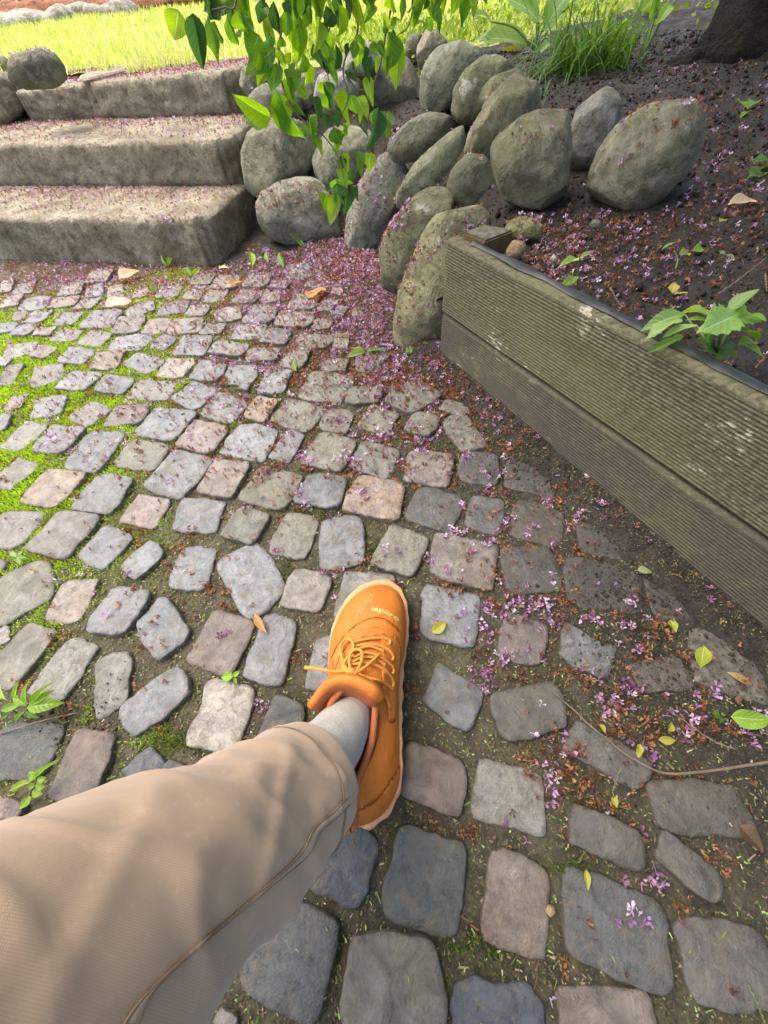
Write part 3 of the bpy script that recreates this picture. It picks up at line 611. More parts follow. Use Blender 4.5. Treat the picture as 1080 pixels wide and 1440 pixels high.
boulder(VC('700 360 760 250 850 215 940 250 998 330 1000 430 960 510 870 545 790 520 730 440'), .315, 'big dark boulder behind the hanging leaves, upper row', (.175, .165, .125), seed=13)
boulder(T2('88 190 95 130 120 80 150 88 180 122 165 170 115 195'), .40, 'small tan boulder at the crest of the wall', (.25, .225, .17), seed=14)
boulder(T2('55 150 66 105 105 90 115 140 95 190 65 180'), .385, 'small shaded boulder behind the tan one on the crest', (.17, .16, .12), seed=15)
boulder(VC('268 630 290 560 340 505 420 482 500 500 558 570 560 670 510 740 430 780 360 805 305 808 283 750'), .20, 'round tan boulder against the end of the middle step', (.24, .22, .16), seed=16)
boulder(VC('328 880 350 800 430 750 530 735 600 770 655 820 690 900 685 985 560 1010 420 995 350 950'), .075, 'flat-bottomed grey boulder with a crack, beside the lowest step', (.20, .20, .18), seed=17)
boulder(VC('560 660 575 580 640 530 720 520 800 555 820 640 780 720 720 780 650 800 590 760'), .19, 'pale grey boulder half hidden by the hanging leaves', (.23, .22, .18), seed=18)
boulder(VC('690 960 700 880 740 780 790 680 850 642 920 648 955 685 930 800 890 920 840 1035 760 1058 700 1015'), .105, 'upright dark grey boulder on the cobbles, mid wall', (.155, .16, .15), seed=19)
boulder(VC('270 470 290 390 350 350 450 350 520 400 520 480 440 510 330 520'), .315, 'light grey boulder beside the topmost step end', (.25, .245, .22), seed=20)
boulder(VC('420 430 445 340 520 305 580 360 570 440 480 480'), .33, 'pale boulder behind the leaf cluster, upper left of the wall', (.26, .25, .22), seed=21)
boulder(VC('540 380 590 300 680 300 730 380 720 460 620 480 560 450'), .33, 'whitish boulder showing between the hanging leaves', (.30, .29, .26), seed=22)
boulder(VC('255 350 265 285 320 250 380 300 370 380 300 410'), .35, 'small boulder wedged behind the topmost step', (.24, .23, .19), seed=23)
boulder(VC('670 250 720 180 800 180 830 250 780 320 700 310'), .40, 'pale crest boulder behind the vine stems', (.27, .26, .23), seed=24)
boulder(T1('5 215 40 155 110 135 160 160 195 215 150 245 60 250'), .42, 'humped grey boulder on the lawn edge, above the step end', (.27, .25, .21), seed=25, group='boulders left of the steps')
boulder(T1('-80 350 -70 240 0 205 65 215 90 245 60 320 20 360'), .32, 'pale boulder at the left edge, beside the upper steps', (.31, .28, .23), seed=26, group='boulders left of the steps')
boulder(T1('-60 205 -40 160 10 155 30 180 15 215'), .40, 'small boulder at the left edge behind the pale one', (.25, .22, .19), seed=27, group='boulders left of the steps')
boulder([(708, 328), (716, 312), (733, 304), (752, 308), (765, 320), (755, 336), (725, 340)], .262, 'yellow-green stone half sunk in the soil behind the post', (.27, .25, .10), seed=28, group='loose stones in the bed', cat='stone', name='stone', amp=.03)
boulder([(712, 352), (722, 338), (738, 340), (740, 352), (728, 366), (714, 364)], .262, 'tan pebble against the timber post', (.30, .20, .11), seed=29, group='loose stones in the bed', cat='pebble', name='pebble', amp=.03, lo=True)
boulder([(750, 376), (757, 370), (763, 377), (757, 384)], .25, 'round reddish pebble on the soil near the liner', (.24, .11, .09), seed=30, group='loose stones in the bed', cat='pebble', name='pebble', amp=.02, lo=True)
boulder([(744, 356), (751, 351), (757, 357), (750, 362)], .255, 'reddish pebble beside the tan pebble', (.22, .10, .08), seed=31, group='loose stones in the bed', cat='pebble', name='pebble', amp=.02, lo=True)
boulder([(773, 364), (779, 357), (783, 363), (778, 369)], .255, 'small white pebble among the petals in the bed', (.5, .46, .42), seed=32, group='loose stones in the bed', cat='pebble', name='pebble', amp=.02, lo=True)
boulder([(829, 315), (836, 308), (846, 312), (842, 321), (832, 322)], .272, 'small blue-grey pebble in front of the slate grey boulder', (.19, .20, .21), seed=33, group='loose stones in the bed', cat='pebble', name='pebble', amp=.02, lo=True)
boulder([(766, 1280), (770, 1272), (779, 1274), (781, 1284), (774, 1290)], .004, 'small buff pebble between the cobbles near the bottom', (.40, .28, .17), seed=34, group='pebbles on the paving', cat='pebble', name='pebble', lo=True)
boulder([(1033, 983), (1040, 977), (1044, 984), (1039, 992)], .005, 'small red-brown pebble on the mud at the right', (.24, .11, .085), seed=35, group='pebbles on the paving', cat='pebble', name='pebble', lo=True)

# ------------------------------------------------------------------ timber edging
edge = obj('timber_edging', None, loc=(A2[0], A2[1], 0), label='weathered grooved timber retaining wall holding the raised bed', cat='retaining wall')
SL = .017                                               # the boards climb slightly to the right
def board(z0, z1, mat, lab, grooves, L=2.1, th=.027, gd=.0021):
    n = 24; prof = []
    H = z1 - z0; c = .004
    prof.append((-th, z0)); prof.append((-.003, z0))
    zs = np.linspace(z0 + .004, z1 - .010, n * 4 + 1)
    for i, zz in enumerate(zs):
        ph = (i % 4)
        prof.append((-gd if (grooves and ph in (2, 3)) else 0.0, zz))
    prof += [(-.0005, z1 - .006), (-.004, z1 - .0012), (-.008, z1), (-th + .002, z1), (-th, z1 - .003)]
    nL = 80; V = []; Fs = []; m = len(prof)
    for i in range(nL + 1):
        s = L * i / nL
        for a, b in prof:
            wv_ = .0018 * math.sin(s * 3.1 + z0 * 20) + .0012 * mnoise.noise((s * 9, b * 30, 1))
            chip = 0
            if b > z1 - .011: chip = -.003 * max(0, mnoise.noise((s * 9, 4, z0 * 9))) - .001 * max(0, mnoise.noise((s * 31, 9, 2)))
            p = A2 + TP * s + NP_ * (a + wv_); V.append((p[0] - A2[0], p[1] - A2[1], b + SL * s + chip))
    for i in range(nL):
        for k in range(m): k2 = (k + 1) % m; Fs.append((i * m + k, (i + 1) * m + k, (i + 1) * m + k2, i * m + k2))
    Fs.append(tuple(range(m))); Fs.append(tuple(nL * m + k for k in range(m))[::-1])
    me = mesh('board', V, Fs, [mat], smooth=False)
    b_ = bmesh.new(); b_.from_mesh(me); bmesh.ops.recalc_face_normals(b_, faces=b_.faces); b_.to_mesh(me); b_.free()
    o = obj('board', me, edge); o['label'] = lab; return o
board(.117, .262, M['wood'], 'upper grooved board with pale flecks', True)
board(-.045, .1125, M['wood_dirty'], 'lower board splashed with mud', True, gd=.0011)
def post():
    q = [G(651, 333, .266), G(680, 317, .266), G(722, 328, .266), G(682, 348, .266)]
    bm = bmesh.new(); base = A2
    vs = [bm.verts.new((p[0] - base[0], p[1] - base[1], (.274, .268, .272, .277)[i])) for i, p in enumerate(q)]; lo = [bm.verts.new((p[0] - base[0], p[1] - base[1], -.02)) for p in q]
    bm.faces.new(vs); bm.faces.new(lo[::-1])
    for i in range(4): bm.faces.new((vs[i], vs[(i + 1) % 4], lo[(i + 1) % 4], lo[i]))
    bmesh.ops.recalc_face_normals(bm, faces=bm.faces); bmesh.ops.bevel(bm, geom=bm.edges[:], offset=.003, segments=2, affect='EDGES')
    me = bpy.data.meshes.new('post'); bm.to_mesh(me); bm.free(); me.materials.append(M['post']); obj('post', me, edge)['label'] = 'square timber post behind the board end'
def m_post():
    n = NT('post_wood'); p = n.coord('Object'); g = n.node('ShaderNodeNewGeometry').outputs['Normal']; sx = n.node('ShaderNodeSeparateXYZ'); n.link(g, sx.inputs[0])
    mp = n.node('ShaderNodeMapping'); n.link(p, mp.inputs[0]); mp.inputs['Scale'].default_value = (70, 70, 4)
    side = n.mix(n.noise(1, 6, .6, mp.outputs[0]), (.16, .10, .035), (.045, .03, .015)); top = n.mix(n.ramp(n.noise(60, 6, .7, p), [(.38, 0.), (.6, 1.)]), (.17, .16, .12), (.06, .055, .04))
    return n.done(n.mix(n.ramp(sx.outputs[2], [(.5, 0.), (.8, 1.)]), side, top), .8, n.bump(n.noise(90, 5, .7, p), .6, .002), .3)
M['post'] = m_post(); post()
V = []; Fs = []; nL = 240
for i in range(nL + 1):
    s = .055 + 2.0 * i / nL; zt = .262 + SL * s; w1 = mnoise.noise((s * 14, 2, 5)); w2 = mnoise.noise((s * 45, 7, 5)); w3 = mnoise.noise((s * 23, 1, 9))
    for a, z in ((-.0135 + .004 * w1 + .002 * w2, zt + .0016 + .001 * w3), (-.017 + .003 * w1, zt + .004 + .003 * w2), (-.023, zt + .0055 + .003 * w3 + .002 * w2), (-.030, zt + .003 + .003 * w1), (-.035, zt - .006), (-.037, zt - .035)):
        p = A2 + TP * s + NP_ * a; V.append((p[0] - A2[0], p[1] - A2[1], z))
for i in range(nL):
    for k in range(5): Fs.append((i * 6 + k, (i + 1) * 6 + k, (i + 1) * 6 + k + 1, i * 6 + k + 1))
obj('liner', mesh('liner', V, Fs, [M['liner']]), edge)['label'] = 'black plastic liner sheet along the back of the board'
#@@PERSON
# ------------------------------------------------------------------ person: one leg stretched out, shoe on the cobbles
person = obj('person', None, loc=(-.045, .1, 0), label='person with one leg stretched out, tan trousers, light sock and orange lace-up shoe', cat='person')
PO = np.array([-.045, .1, 0])
def ppart(name, v, f, mats, parent=None, label=None, smooth=True, uv=None):
    par = parent or person
    o = obj(name, mesh(name, np.asarray(v) - PO, f, mats, smooth, uv=uv), par)
    if label: o['label'] = label
    return o
def m_fabric():
    n = NT('trouser_twill'); uv = n.coord('UV'); p = world_pos(n)
    sx = n.node('ShaderNodeSeparateXYZ'); n.link(uv, sx.inputs[0])
    a = n.math('SINE', n.math('MULTIPLY', n.math('ADD', sx.outputs[0], sx.outputs[1]), 4300.)); b = n.math('SINE', n.math('MULTIPLY', n.math('SUBTRACT', sx.outputs[0], sx.outputs[1]), 4300.))
    wv_ = n.math('MULTIPLY', n.math('ADD', a, 1.), n.math('ADD', b, 1.))
    c = n.mix(n.noise(10, 5, .6, p), (.345, .248, .168), (.40, .295, .208)); c = n.mix(n.ramp(wv_, [(.0, .22), (1., 0.)]), c, (.24, .165, .11))
    c = n.mix(n.ramp(n.noise(160, 4, .7, p), [(.55, 0.), (.75, .4)]), c, (.48, .38, .28))
    bb = n.bump(n.noise(40, 4, .6, p), .12, .004); bb = n.bump(wv_, .13, .0003, bb)
    return n.done(c, .9, bb, .15, Sheen_Weight=.25)
def m_knit():
    n = NT('sock_knit'); p = world_pos(n); k = n.noise(500, 3, .7, p)
    c = n.mix(k, (.27, .26, .235), (.52, .51, .48)); return n.done(c, .95, n.bump(k, .7, .0015), .1)
def m_leather(name, c1, c2, sc=900):
    n = NT(name); p = world_pos(n); k = n.vor(sc, p)
    c = n.mix(n.ramp(n.noise(30, 6, .7, p), [(.36, 0.), (.64, 1.)]), c1, c2); c = n.mix(n.ramp(k, [(.1, .35), (.5, 0.)]), c, hsv(n, c1, .6)); b = n.bump(k, .6, .0009); b = n.bump(n.noise(45, 5, .7, p), .4, .005, b)
    return n.done(c, n.ramp(n.noise(60, 4, .6, p), [(.3, .42), (.7, .6)]), b, .4)
M.update(fabric=m_fabric(), knit=m_knit(), upper=m_leather('orange_upper', (.46, .135, .013), (.57, .185, .022)), lining=m_leather('rust_lining', (.36, .10, .03), (.45, .14, .05), 1200),
         sole=m_leather('peach_sole', (.52, .25, .115), (.60, .31, .155), 300), lace=m_leather('lace_cord', (.62, .25, .038), (.72, .31, .055), 1500), seamd=m_plain('dark_stitch', (.20, .055, .01), .8), logo=m_plain('logo_print', (.50, .62, .22), .5, .4, .1),
         stitch=m_plain('tan_stitch', (.20, .14, .09), .9), hatch=m_plain('pale_print', (.75, .42, .20), .5))
def z5(X, Y): return 380 + X / 3.427, 780 + Y / 3.427
def resamp(p, n, closed=True):
    p = np.asarray(p, float); q = np.vstack([p, p[:1]]) if closed else p
    s = np.r_[0, np.cumsum(np.linalg.norm(np.diff(q, axis=0), axis=1))]; t = np.linspace(0, s[-1], n, endpoint=not closed)
    return np.stack([np.interp(t, s, q[:, k]) for k in range(q.shape[1])], 1)
def smooth_loop(p, n, it=6):
    q = resamp(p, n)
    for _ in range(it): q = .25 * np.roll(q, 1, 0) + .5 * q + .25 * np.roll(q, -1, 0)
    return q
# sole outline, counter-clockwise from the heel, seen from above (inner side = right)
OUT = [(-.048, -.041), (-.028, -.032), (-.015, -.018), (-.006, .002), (-.004, .029), (-.002, .055), (.002, .088), (.008, .132), (.017, .16), (.022, .19), (.022, .223), (.013, .248), (-.006, .262), (-.03, .259), (-.049, .253), (-.069, .235), (-.082, .213), (-.092, .19), (-.096, .155), (-.095, .124), (-.090, .09), (-.085, .05), (-.081, .01), (-.077, -.015), (-.070, -.032), (-.060, -.039)]
NS = 140
out_l = smooth_loop(OUT, NS, 5)
# opening (collar) loop, same direction, from the heel
g_ = lambda X, Y, z: G(*z5(X, Y), z)
OPEN = [np.array([-.058, -.036, .082]), g_(405, 1125, .074), g_(455, 1010, .070), g_(490, 900, .068), g_(503, 800, .070), g_(508, 735, .074), g_(505, 690, .082), g_(470, 650, .088), g_(420, 625, .090), g_(370, 625, .089), np.array([-.082, .082, .082]), np.array([-.088, .06, .074]), np.array([-.090, .035, .070]), np.array([-.088, .01, .071]), np.array([-.080, -.015, .075]), np.array([-.071, -.031, .080])]
open_l = smooth_loop(OPEN, NS, 3)
i0 = np.argmin(((out_l - [-.052, -.041]) ** 2).sum(1)); out_l = np.roll(out_l, -i0, 0)
i0 = np.argmin(((open_l[:, :2] - [-.060, -.035]) ** 2).sum(1)); open_l = np.roll(open_l, -i0, 0)
# align the middle of the front of the opening with the toe
fo = np.argmax(out_l[:, 1]) / NS; fi = np.argmax(open_l[:, 1]) / NS
tt = np.linspace(0, 1, NS, endpoint=False); idx = np.interp(tt, [0, fo, 1], [0, fi, 1]) * NS
ext = np.vstack([open_l, open_l[:1]]); open_l = np.stack([np.interp(idx, np.arange(NS + 1), ext[:, k]) for k in range(3)], 1)
KR = 44; ZS = .013
V = []; UVs = []
dist = np.hypot(*(open_l[:, :2] - out_l).T); wf = sstep(.035, .09, dist)
for k in range(KR + 1):
    t = k / KR
    inset = .0035
    cdir = (out_l - [-.042, .1]); cdir /= np.linalg.norm(cdir, axis=1)[:, None]
    base = out_l - cdir * inset
    fr = t ** 1.25; sidex = .45 * t ** 1.6 + .55 * t ** 3
    xyf = fr * wf + sidex * (1 - wf)
    xy = base + (open_l[:, :2] - base) * xyf[:, None]
    bul = .0065 * np.sin(math.pi * t) * (1 - wf) * sstep(.0, .07, out_l[:, 1]); xy = xy + cdir * bul[:, None]
    zf = ZS + .026 * (1 - np.exp(-fr / .07)) + (open_l[:, 2] - ZS - .026) * fr ** .92
    zs_ = ZS + (open_l[:, 2] - ZS) * t
    z = zf * wf + zs_ * (1 - wf)
    for i in range(NS):
        px, py = xy[i]; zz = z[i]
        if py > .19 and wf[i] > .6: zz += .0012 * math.sin((px + .04) * 140) * min(1, (py - .19) / .03)   # toes showing through
        zz += .0012 * mnoise.noise((px * 60, py * 60, zz * 40)); V.append((px, py, zz))
Fs = [(k * NS + i, k * NS + (i + 1) % NS, (k + 1) * NS + (i + 1) % NS, (k + 1) * NS + i) for k in range(KR) for i in range(NS)]
UP_V = np.array(V); UP_F = Fs
shoe = obj('shoe', mesh('shoe', UP_V - PO, Fs, [M['upper'], M['lining']]), person); shoe['label'] = 'orange lace-up shoe with a wide rounded toe'
md = shoe.modifiers.new('thickness', 'SOLIDIFY'); md.thickness = .0035; md.offset = -1; md.material_offset = 1; md.material_offset_rim = 1
# sole with scalloped tread edge
V = []; per = np.arange(NS)
for k, (sc, z) in enumerate([(.97, .0005), (1.0, .002), (1.022, .006), (1.026, .012), (1.012, .0185), (.985, .0195)]):
    for i in range(NS):
        sca = .0014 * math.sin(i * 1.25) * (1 if k < 4 else .3)
        d = out_l[i] - np.array([-.042, .1]); dn = d / np.linalg.norm(d); q = np.array([-.042, .1]) + d * sc + dn * sca; V.append((q[0], q[1], z + .003))
Fs = [(k * NS + i, k * NS + (i + 1) % NS, (k + 1) * NS + (i + 1) % NS, (k + 1) * NS + i) for k in range(5) for i in range(NS)] + [tuple(range(NS))[::-1], tuple(5 * NS + i for i in range(NS))]
ppart('sole', V, Fs, [M['sole']], shoe, 'peach rubber sole with a scalloped edge')
bvh_up = BVHTree.FromPolygons([tuple(v) for v in UP_V], UP_F)
def onto(bvh, x, y, lift=.0, zmiss=.07):
    d = ray(x, y); h = bvh.ray_cast(Vector(CAM), Vector(d))
    if h[0] is None: return G(x, y, zmiss) + np.array([0, 0, lift])
    n = np.array(h[1]); n = n if n @ d < 0 else -n
    return np.array(h[0]) + n * lift
def surf_line(pts, lift, n=40, bvh=None, zmiss=.07):
    p = catmull([onto(bvh or bvh_up, *q, lift, zmiss) for q in pts], n); return p
Z5 = lambda t: [z5(*q) for q in np.array(list(map(float, t.split()))).reshape(-1, 2)]
ZL = lambda t: [(420 + a / 6.75, 880 + b / 6.75) for a, b in np.array(list(map(float, t.split()))).reshape(-1, 2)]
# collar padding
ppart('collar', *tube_data(np.vstack([open_l, open_l[:1]]) + [0, 0, .001], .0042, 8, False), [M['lining']], shoe, 'rust coloured padded collar')
for t, nm in (('295 500 330 430 380 370 430 330 500 305 560 315 610 355 645 425', 'toe_seam'), ('400 385 470 357 540 357 590 385', 'vamp_seam'), ('395 1228 460 1213 520 1170 570 1100 608 1040 628 1000', 'heel_seam'), ('522 765 517 870 484 980 434 1080 400 1128', 'collar_seam')):
    ppart(nm, *tube_data(surf_line(Z5(t), .0009), .0006 if nm != 'vamp_seam' else .0004, 6), [M['seamd']], shoe)
# eyelet stay: raised panel
cen = np.array([P2(UP_V[list(f)].mean(0)) for f in UP_F])
def panel(name, poly, th):
    keep = inpoly(cen[:, 0], cen[:, 1], np.array(Z5(poly))) & (UP_V[[f[0] for f in UP_F], 2] > .014); sv = {}; V = []; Fs = []
    for f, k in zip(UP_F, keep):
        if not k: continue
        for i in f:
            if i not in sv: sv[i] = len(V); V.append(UP_V[i])
        Fs.append(tuple(sv[i] for i in f))
    st = ppart(name, V, Fs, [M['upper']], shoe); m2 = st.modifiers.new('thickness', 'SOLIDIFY'); m2.thickness = th; m2.offset = 1; return st
panel('vamp_panel', '298 505 330 432 380 372 430 332 500 307 560 317 608 357 645 427 642 520 622 520 622 440 600 398 528 392 460 400 380 430 340 480 310 560', .0011)
panel('heel_panel', '390 1234 460 1217 520 1174 570 1104 610 1044 632 1003 650 1080 625 1180 560 1270 480 1320 400 1310', .0013)
panel('eyelet_stay', '528 392 600 398 622 440 620 520 604 640 600 720 596 800 568 802 560 720 540 650 536 500', .0022)
if True:
    ppart('stay_seam', *tube_data(surf_line(Z5('600 398 622 440 620 520 606 640 600 720 596 800 568 802 560 720 540 650'), .0012, 60), .0007, 6), [M['seamd']], shoe)
# tongue flap
rows = [[(262, 668, .058), (303, 596, .074), (400, 580, .086), (490, 622, .088), (548, 680, .082)], [(205, 705, .078), (290, 602, .096), (400, 590, .104), (498, 634, .104), (545, 686, .094)],
        [(188, 724, .088), (284, 612, .105), (400, 598, .112), (502, 645, .111), (540, 692, .098)], [(196, 740, .088), (294, 636, .100), (400, 630, .106), (485, 680, .105), (515, 708, .093)],
        [(225, 752, .076), (305, 672, .080), (400, 660, .084), (470, 700, .086), (505, 725, .078)], [(270, 770, .055), (330, 720, .055), (400, 700, .055), (460, 720, .055), (500, 740, .055)]]
ctrl = np.array([[g_(*q) for q in r_] for r_ in rows]); A_ = np.array([catmull(r_, 26) for r_ in ctrl]); B_ = np.array([catmull(A_[:, i], 22) for i in range(26)])   # 26 x 22
V = [B_[i, j] for i in range(26) for j in range(22)]; Fs = [(i * 22 + j, (i + 1) * 22 + j, (i + 1) * 22 + j + 1, i * 22 + j + 1) for i in range(25) for j in range(21)]
tg = ppart('tongue', V, Fs, [M['upper'], M['lining']], shoe, 'flared orange tongue with rust lining')
for pl, (i, j) in zip(tg.data.polygons, [(i, j) for i in range(25) for j in range(21)]): pl.material_index = 1 if j > 11 else 0
m3 = tg.modifiers.new('thickness', 'SOLIDIFY'); m3.thickness = .003
ppart('tongue_piping', *tube_data([B_[i, 11] + np.array([0, 0, .0008]) for i in range(26)], .0012, 6), [M['seamd']], shoe)
vt = np.array(V); bvh_sh = BVHTree.FromPolygons([tuple(q) for q in np.vstack([UP_V, vt])], UP_F + [tuple(i + len(UP_V) for i in q) for q in Fs])
# laces
for t in ('850 190 856 145 800 127 700 132 600 150 530 172', '872 330 880 290 840 232 740 192 640 187 540 207', '874 460 886 420 860 370 780 312 680 272 600 277 510 322', '872 590 882 540 860 480 800 420 700 372 600 367 510 382', '868 602 830 562 740 522 650 502 560 482',
          '800 250 700 210 620 215 520 270', '810 380 720 320 620 310 515 355'):
    ppart('lace', *tube_data(surf_line(ZL(t), .003, 40, bvh_sh), .0019, 8), [M['lace']], shoe)
def loop(t, lifts, nm='lace_loop'):
    q = ZL(t); base = [onto(bvh_sh, *p, 0, .085) for p in q]; ln = np.interp(np.linspace(0, 1, len(q)), np.linspace(0, 1, len(lifts)), lifts)
    pts = []
    for (x, y), b, l in zip(q, base, ln):
        r_ = ray(x, y); pts.append(b - r_ * l)
    ppart(nm, *tube_data(catmull(pts, 70), .0019, 8), [M['lace']], shoe)
loop('520 470 450 400 410 300 400 200 430 135 490 130 520 190 500 260 450 320 425 385 470 450 515 475', [.006, .010, .012, .012, .010, .007])
loop('525 470 490 400 480 320 500 250 560 222 602 255 598 325 570 400 540 460', [.006, .011, .014, .013, .011, .007])
loop('530 455 620 400 700 332 765 268', [.006, .010, .010, .007], 'lace_end'); loop('540 475 640 492 740 572 810 650 850 720 862 768', [.006, .005, .004, .003], 'lace_end')
pts = [onto(bvh_sh, *q, .007, .083) for q in ZL('510 470 400 458')] + [np.array(G(420 + a / 6.75, 880 + b / 6.75, z)) for a, b, z in ((300, 432, .084), (190, 411, .082), (60, 395, .078))]
le = ppart('lace_end', *tube_data(catmull(pts, 40), np.r_[np.full(32, .0019), np.full(8, .0023)], 8), [M['lace']], shoe, 'loose lace end sticking out sideways')
k_ = onto(bvh_sh, 420 + 515 / 6.75, 880 + 465 / 6.75, .006)
kv = ICO3_V * [.0052, .0042, .0038] + k_; ppart('lace_knot', kv, ICO3_F, [M['lace']], shoe)
# lettering printed on the toe
fc = bpy.data.curves.new('logo', 'FONT'); fc.body = 'saguaro'; fc.size = 1; fc.resolution_u = 3; fo_ = bpy.data.objects.new('logo_tmp', fc); COL.objects.link(fo_)
dg = bpy.context.evaluated_depsgraph_get(); tm = bpy.data.meshes.new_from_object(fo_.evaluated_get(dg)); bpy.data.objects.remove(fo_)
tv = np.array([v.co[:2] for v in tm.vertices]); tx0, tx1 = tv[:, 0].min(), tv[:, 0].max(); bl = catmull([(345, 522), (480, 545), (600, 592), (745, 690)], 60)
lv = []
for a, b in tv:
    s_ = (a - tx0) / (tx1 - tx0) * 59; i = min(int(s_), 58); q = bl[i] + (bl[i + 1] - bl[i]) * (s_ - i); tn = bl[i + 1] - bl[i]; tn = tn / np.linalg.norm(tn); q = q + np.array([tn[1], -tn[0]]) * b * 95
    lv.append(onto(bvh_up, 490 + q[0] / 10.8, 810 + q[1] / 10.8, .0006))
ppart('logo', lv, [tuple(p.vertices) for p in tm.polygons], [M['logo']], shoe, 'small pale green lettering on the toe', smooth=False)
# pale hatch marks on the toe
parts = []
for r_ in range(9):
    for q in range(5):
        cx, cy = 90 + r_ * 30 + q * 5, 545 - r_ * 33 + q * 21
        if rnd.random() < .2: continue
        a = onto(bvh_up, 490 + cx / 10.8, 810 + cy / 10.8, .0004); b = onto(bvh_up, 490 + (cx + 22) / 10.8, 810 + (cy + 14) / 10.8, .0004); parts.append(tube_data([a, b], .00033, 4))
ppart('toe_hatching', *join(parts), [M['hatch']], shoe)
# heel pull loop
lp = [g_(310, 1250, .075), g_(304, 1300, .072), g_(300, 1338, .070), g_(340, 1350, .070), g_(372, 1346, .070), g_(378, 1300, .073), g_(386, 1240, .077)]
V = []; Fs = []; lp = catmull(lp, 30)
for p in lp:
    for a in (-.006, .006): V.append(p + np.array([.002, .002, a]))
V2 = [v + np.array([0, 0, 0]) for v in V]; Fs = [(2 * i, 2 * i + 2, 2 * i + 3, 2 * i + 1) for i in range(29)]
hl = ppart('heel_loop', V2, Fs, [M['upper']], shoe, 'orange fabric pull loop at the heel'); m4 = hl.modifiers.new('thickness', 'SOLIDIFY'); m4.thickness = .003; m4.offset = 0
# sock
pth = catmull([(-.056, .082, .035), (-.068, .060, .06), (-.083, .034, .09), (-.098, .012, .12), (-.102, .0, .142), (-.116, -.012, .165)], 40); v, f = tube_data(pth, np.interp(np.linspace(0, 1, 40), [0, .3, .55, .8, 1], [.028, .0325, .0365, .036, .034]), 40)
v = np.array(v); v += np.array([[.0018 * mnoise.noise((q[0] * 30, q[1] * 30, q[2] * 90)), .0018 * mnoise.noise((q[0] * 30 + 9, q[1] * 30, q[2] * 90)), 0] for q in v]); ppart('sock', v, f, [M['knit']], None, 'pale grey-white knitted sock')
# trouser leg
HC = np.array([-.0934, .0087, .1152]); KN = np.array([-.268, -.131, .457])
TL = catmull([HC, HC + (KN - HC) * .25, HC + (KN - HC) * .5, HC + (KN - HC) * .78, KN + [.0, -.01, .0], KN + [-.02, -.10, .035], KN + [-.03, -.25, .03], KN + [-.03, -.45, .0]], 190)
ax = KN - HC; LEN = np.linalg.norm(ax); ax /= LEN
NR = 72; V = []; UVs = []
prev = None; acc = 0
for i, c in enumerate(TL):
    t = TL[min(i + 1, 189)] - TL[max(i - 1, 0)]; t /= np.linalg.norm(t)
    if prev is None: e = np.cross(t, [0, 0, 1.]); e /= np.linalg.norm(e)
    else: e = prev - t * (prev @ t); e /= np.linalg.norm(e); acc += np.linalg.norm(c - TL[i - 1])
    prev = e; b = np.cross(t, e)
    R = np.interp(acc, [0, .02, .1, .21, .41, .5, .8], [.0510, .0525, .060, .0695, .086, .09, .098])
    for k in range(NR):
        a = 2 * math.pi * k / NR; d = math.cos(a) * e + math.sin(a) * b
        w_ = -.001
        dc = CAM - c; ar = (a - math.atan2(dc @ b, dc @ e) + math.pi) % (2 * math.pi) - math.pi
        for c0_, k0_, wd_, am_, s_ in ((.030, .055, .007, .0050, .9), (.062, .060, .010, .0050, 1.2), (.100, -.050, .011, .0042, .8), (.135, .070, .012, .0048, 1.0), (.185, .060, .013, .0040, .8), (.235, -.06, .014, .0040, 1.0), (.29, .05, .014, .004, 1.2)):
            am_ *= .5; u_ = (acc - c0_ - k0_ * ar - .008 * math.sin(ar * 3 + c0_ * 90)) / wd_; w_ += am_ * math.exp(-u_ * u_ if u_ < 0 else -u_ * u_ * 3) * math.exp(-(ar / s_) ** 2) - .3 * am_ * math.exp(-(u_ - 1.4) ** 2) * math.exp(-(ar / s_) ** 2)
        w_ += .0020 * math.sin(3 * a + acc * 46 + 1.1) * math.exp(-((acc - .05) / .05) ** 2)
        w_ += .002 * math.sin(2 * a - acc * 60 + .4) * math.exp(-((acc - .12) / .07) ** 2)
        n_ = mnoise.noise((d[0] * 1.2 + 3, d[1] * 1.2 + acc * 9, d[2] * 1.2)); w_ += .0028 * n_
        cz = mnoise.noise((a * .6 + acc * 10, acc * 26 - a * 1.4, 3.3)); w_ += (.0030 * (1 - min(1, abs(cz) * 3.2)) - .001) * (1 if acc > .02 else .3)
        w_ += .010 * max(0, math.cos(a - 2.4)) * math.exp(-((acc - .42) / .10) ** 2)
        V.append(c + d * (R + w_) * (1.0 + .06 * math.cos(2 * a))); UVs.append((a / (2 * math.pi) * .42, acc))
Fs = [(i * NR + k, i * NR + (k + 1) % NR, (i + 1) * NR + (k + 1) % NR, (i + 1) * NR + k) for i in range(189) for k in range(NR)] + [tuple(189 * NR + k for k in range(NR))]
TR_V, TR_F = np.array(V), Fs
tr = ppart('trouser_leg', V, Fs, [M['fabric']], None, 'tan cotton trouser leg with a felled seam', uv=UVs)
m5 = tr.modifiers.new('thickness', 'SOLIDIFY'); m5.thickness = .0015; m5.offset = -1
bvh_tr = BVHTree.FromPolygons([tuple(q) for q in TR_V], TR_F)
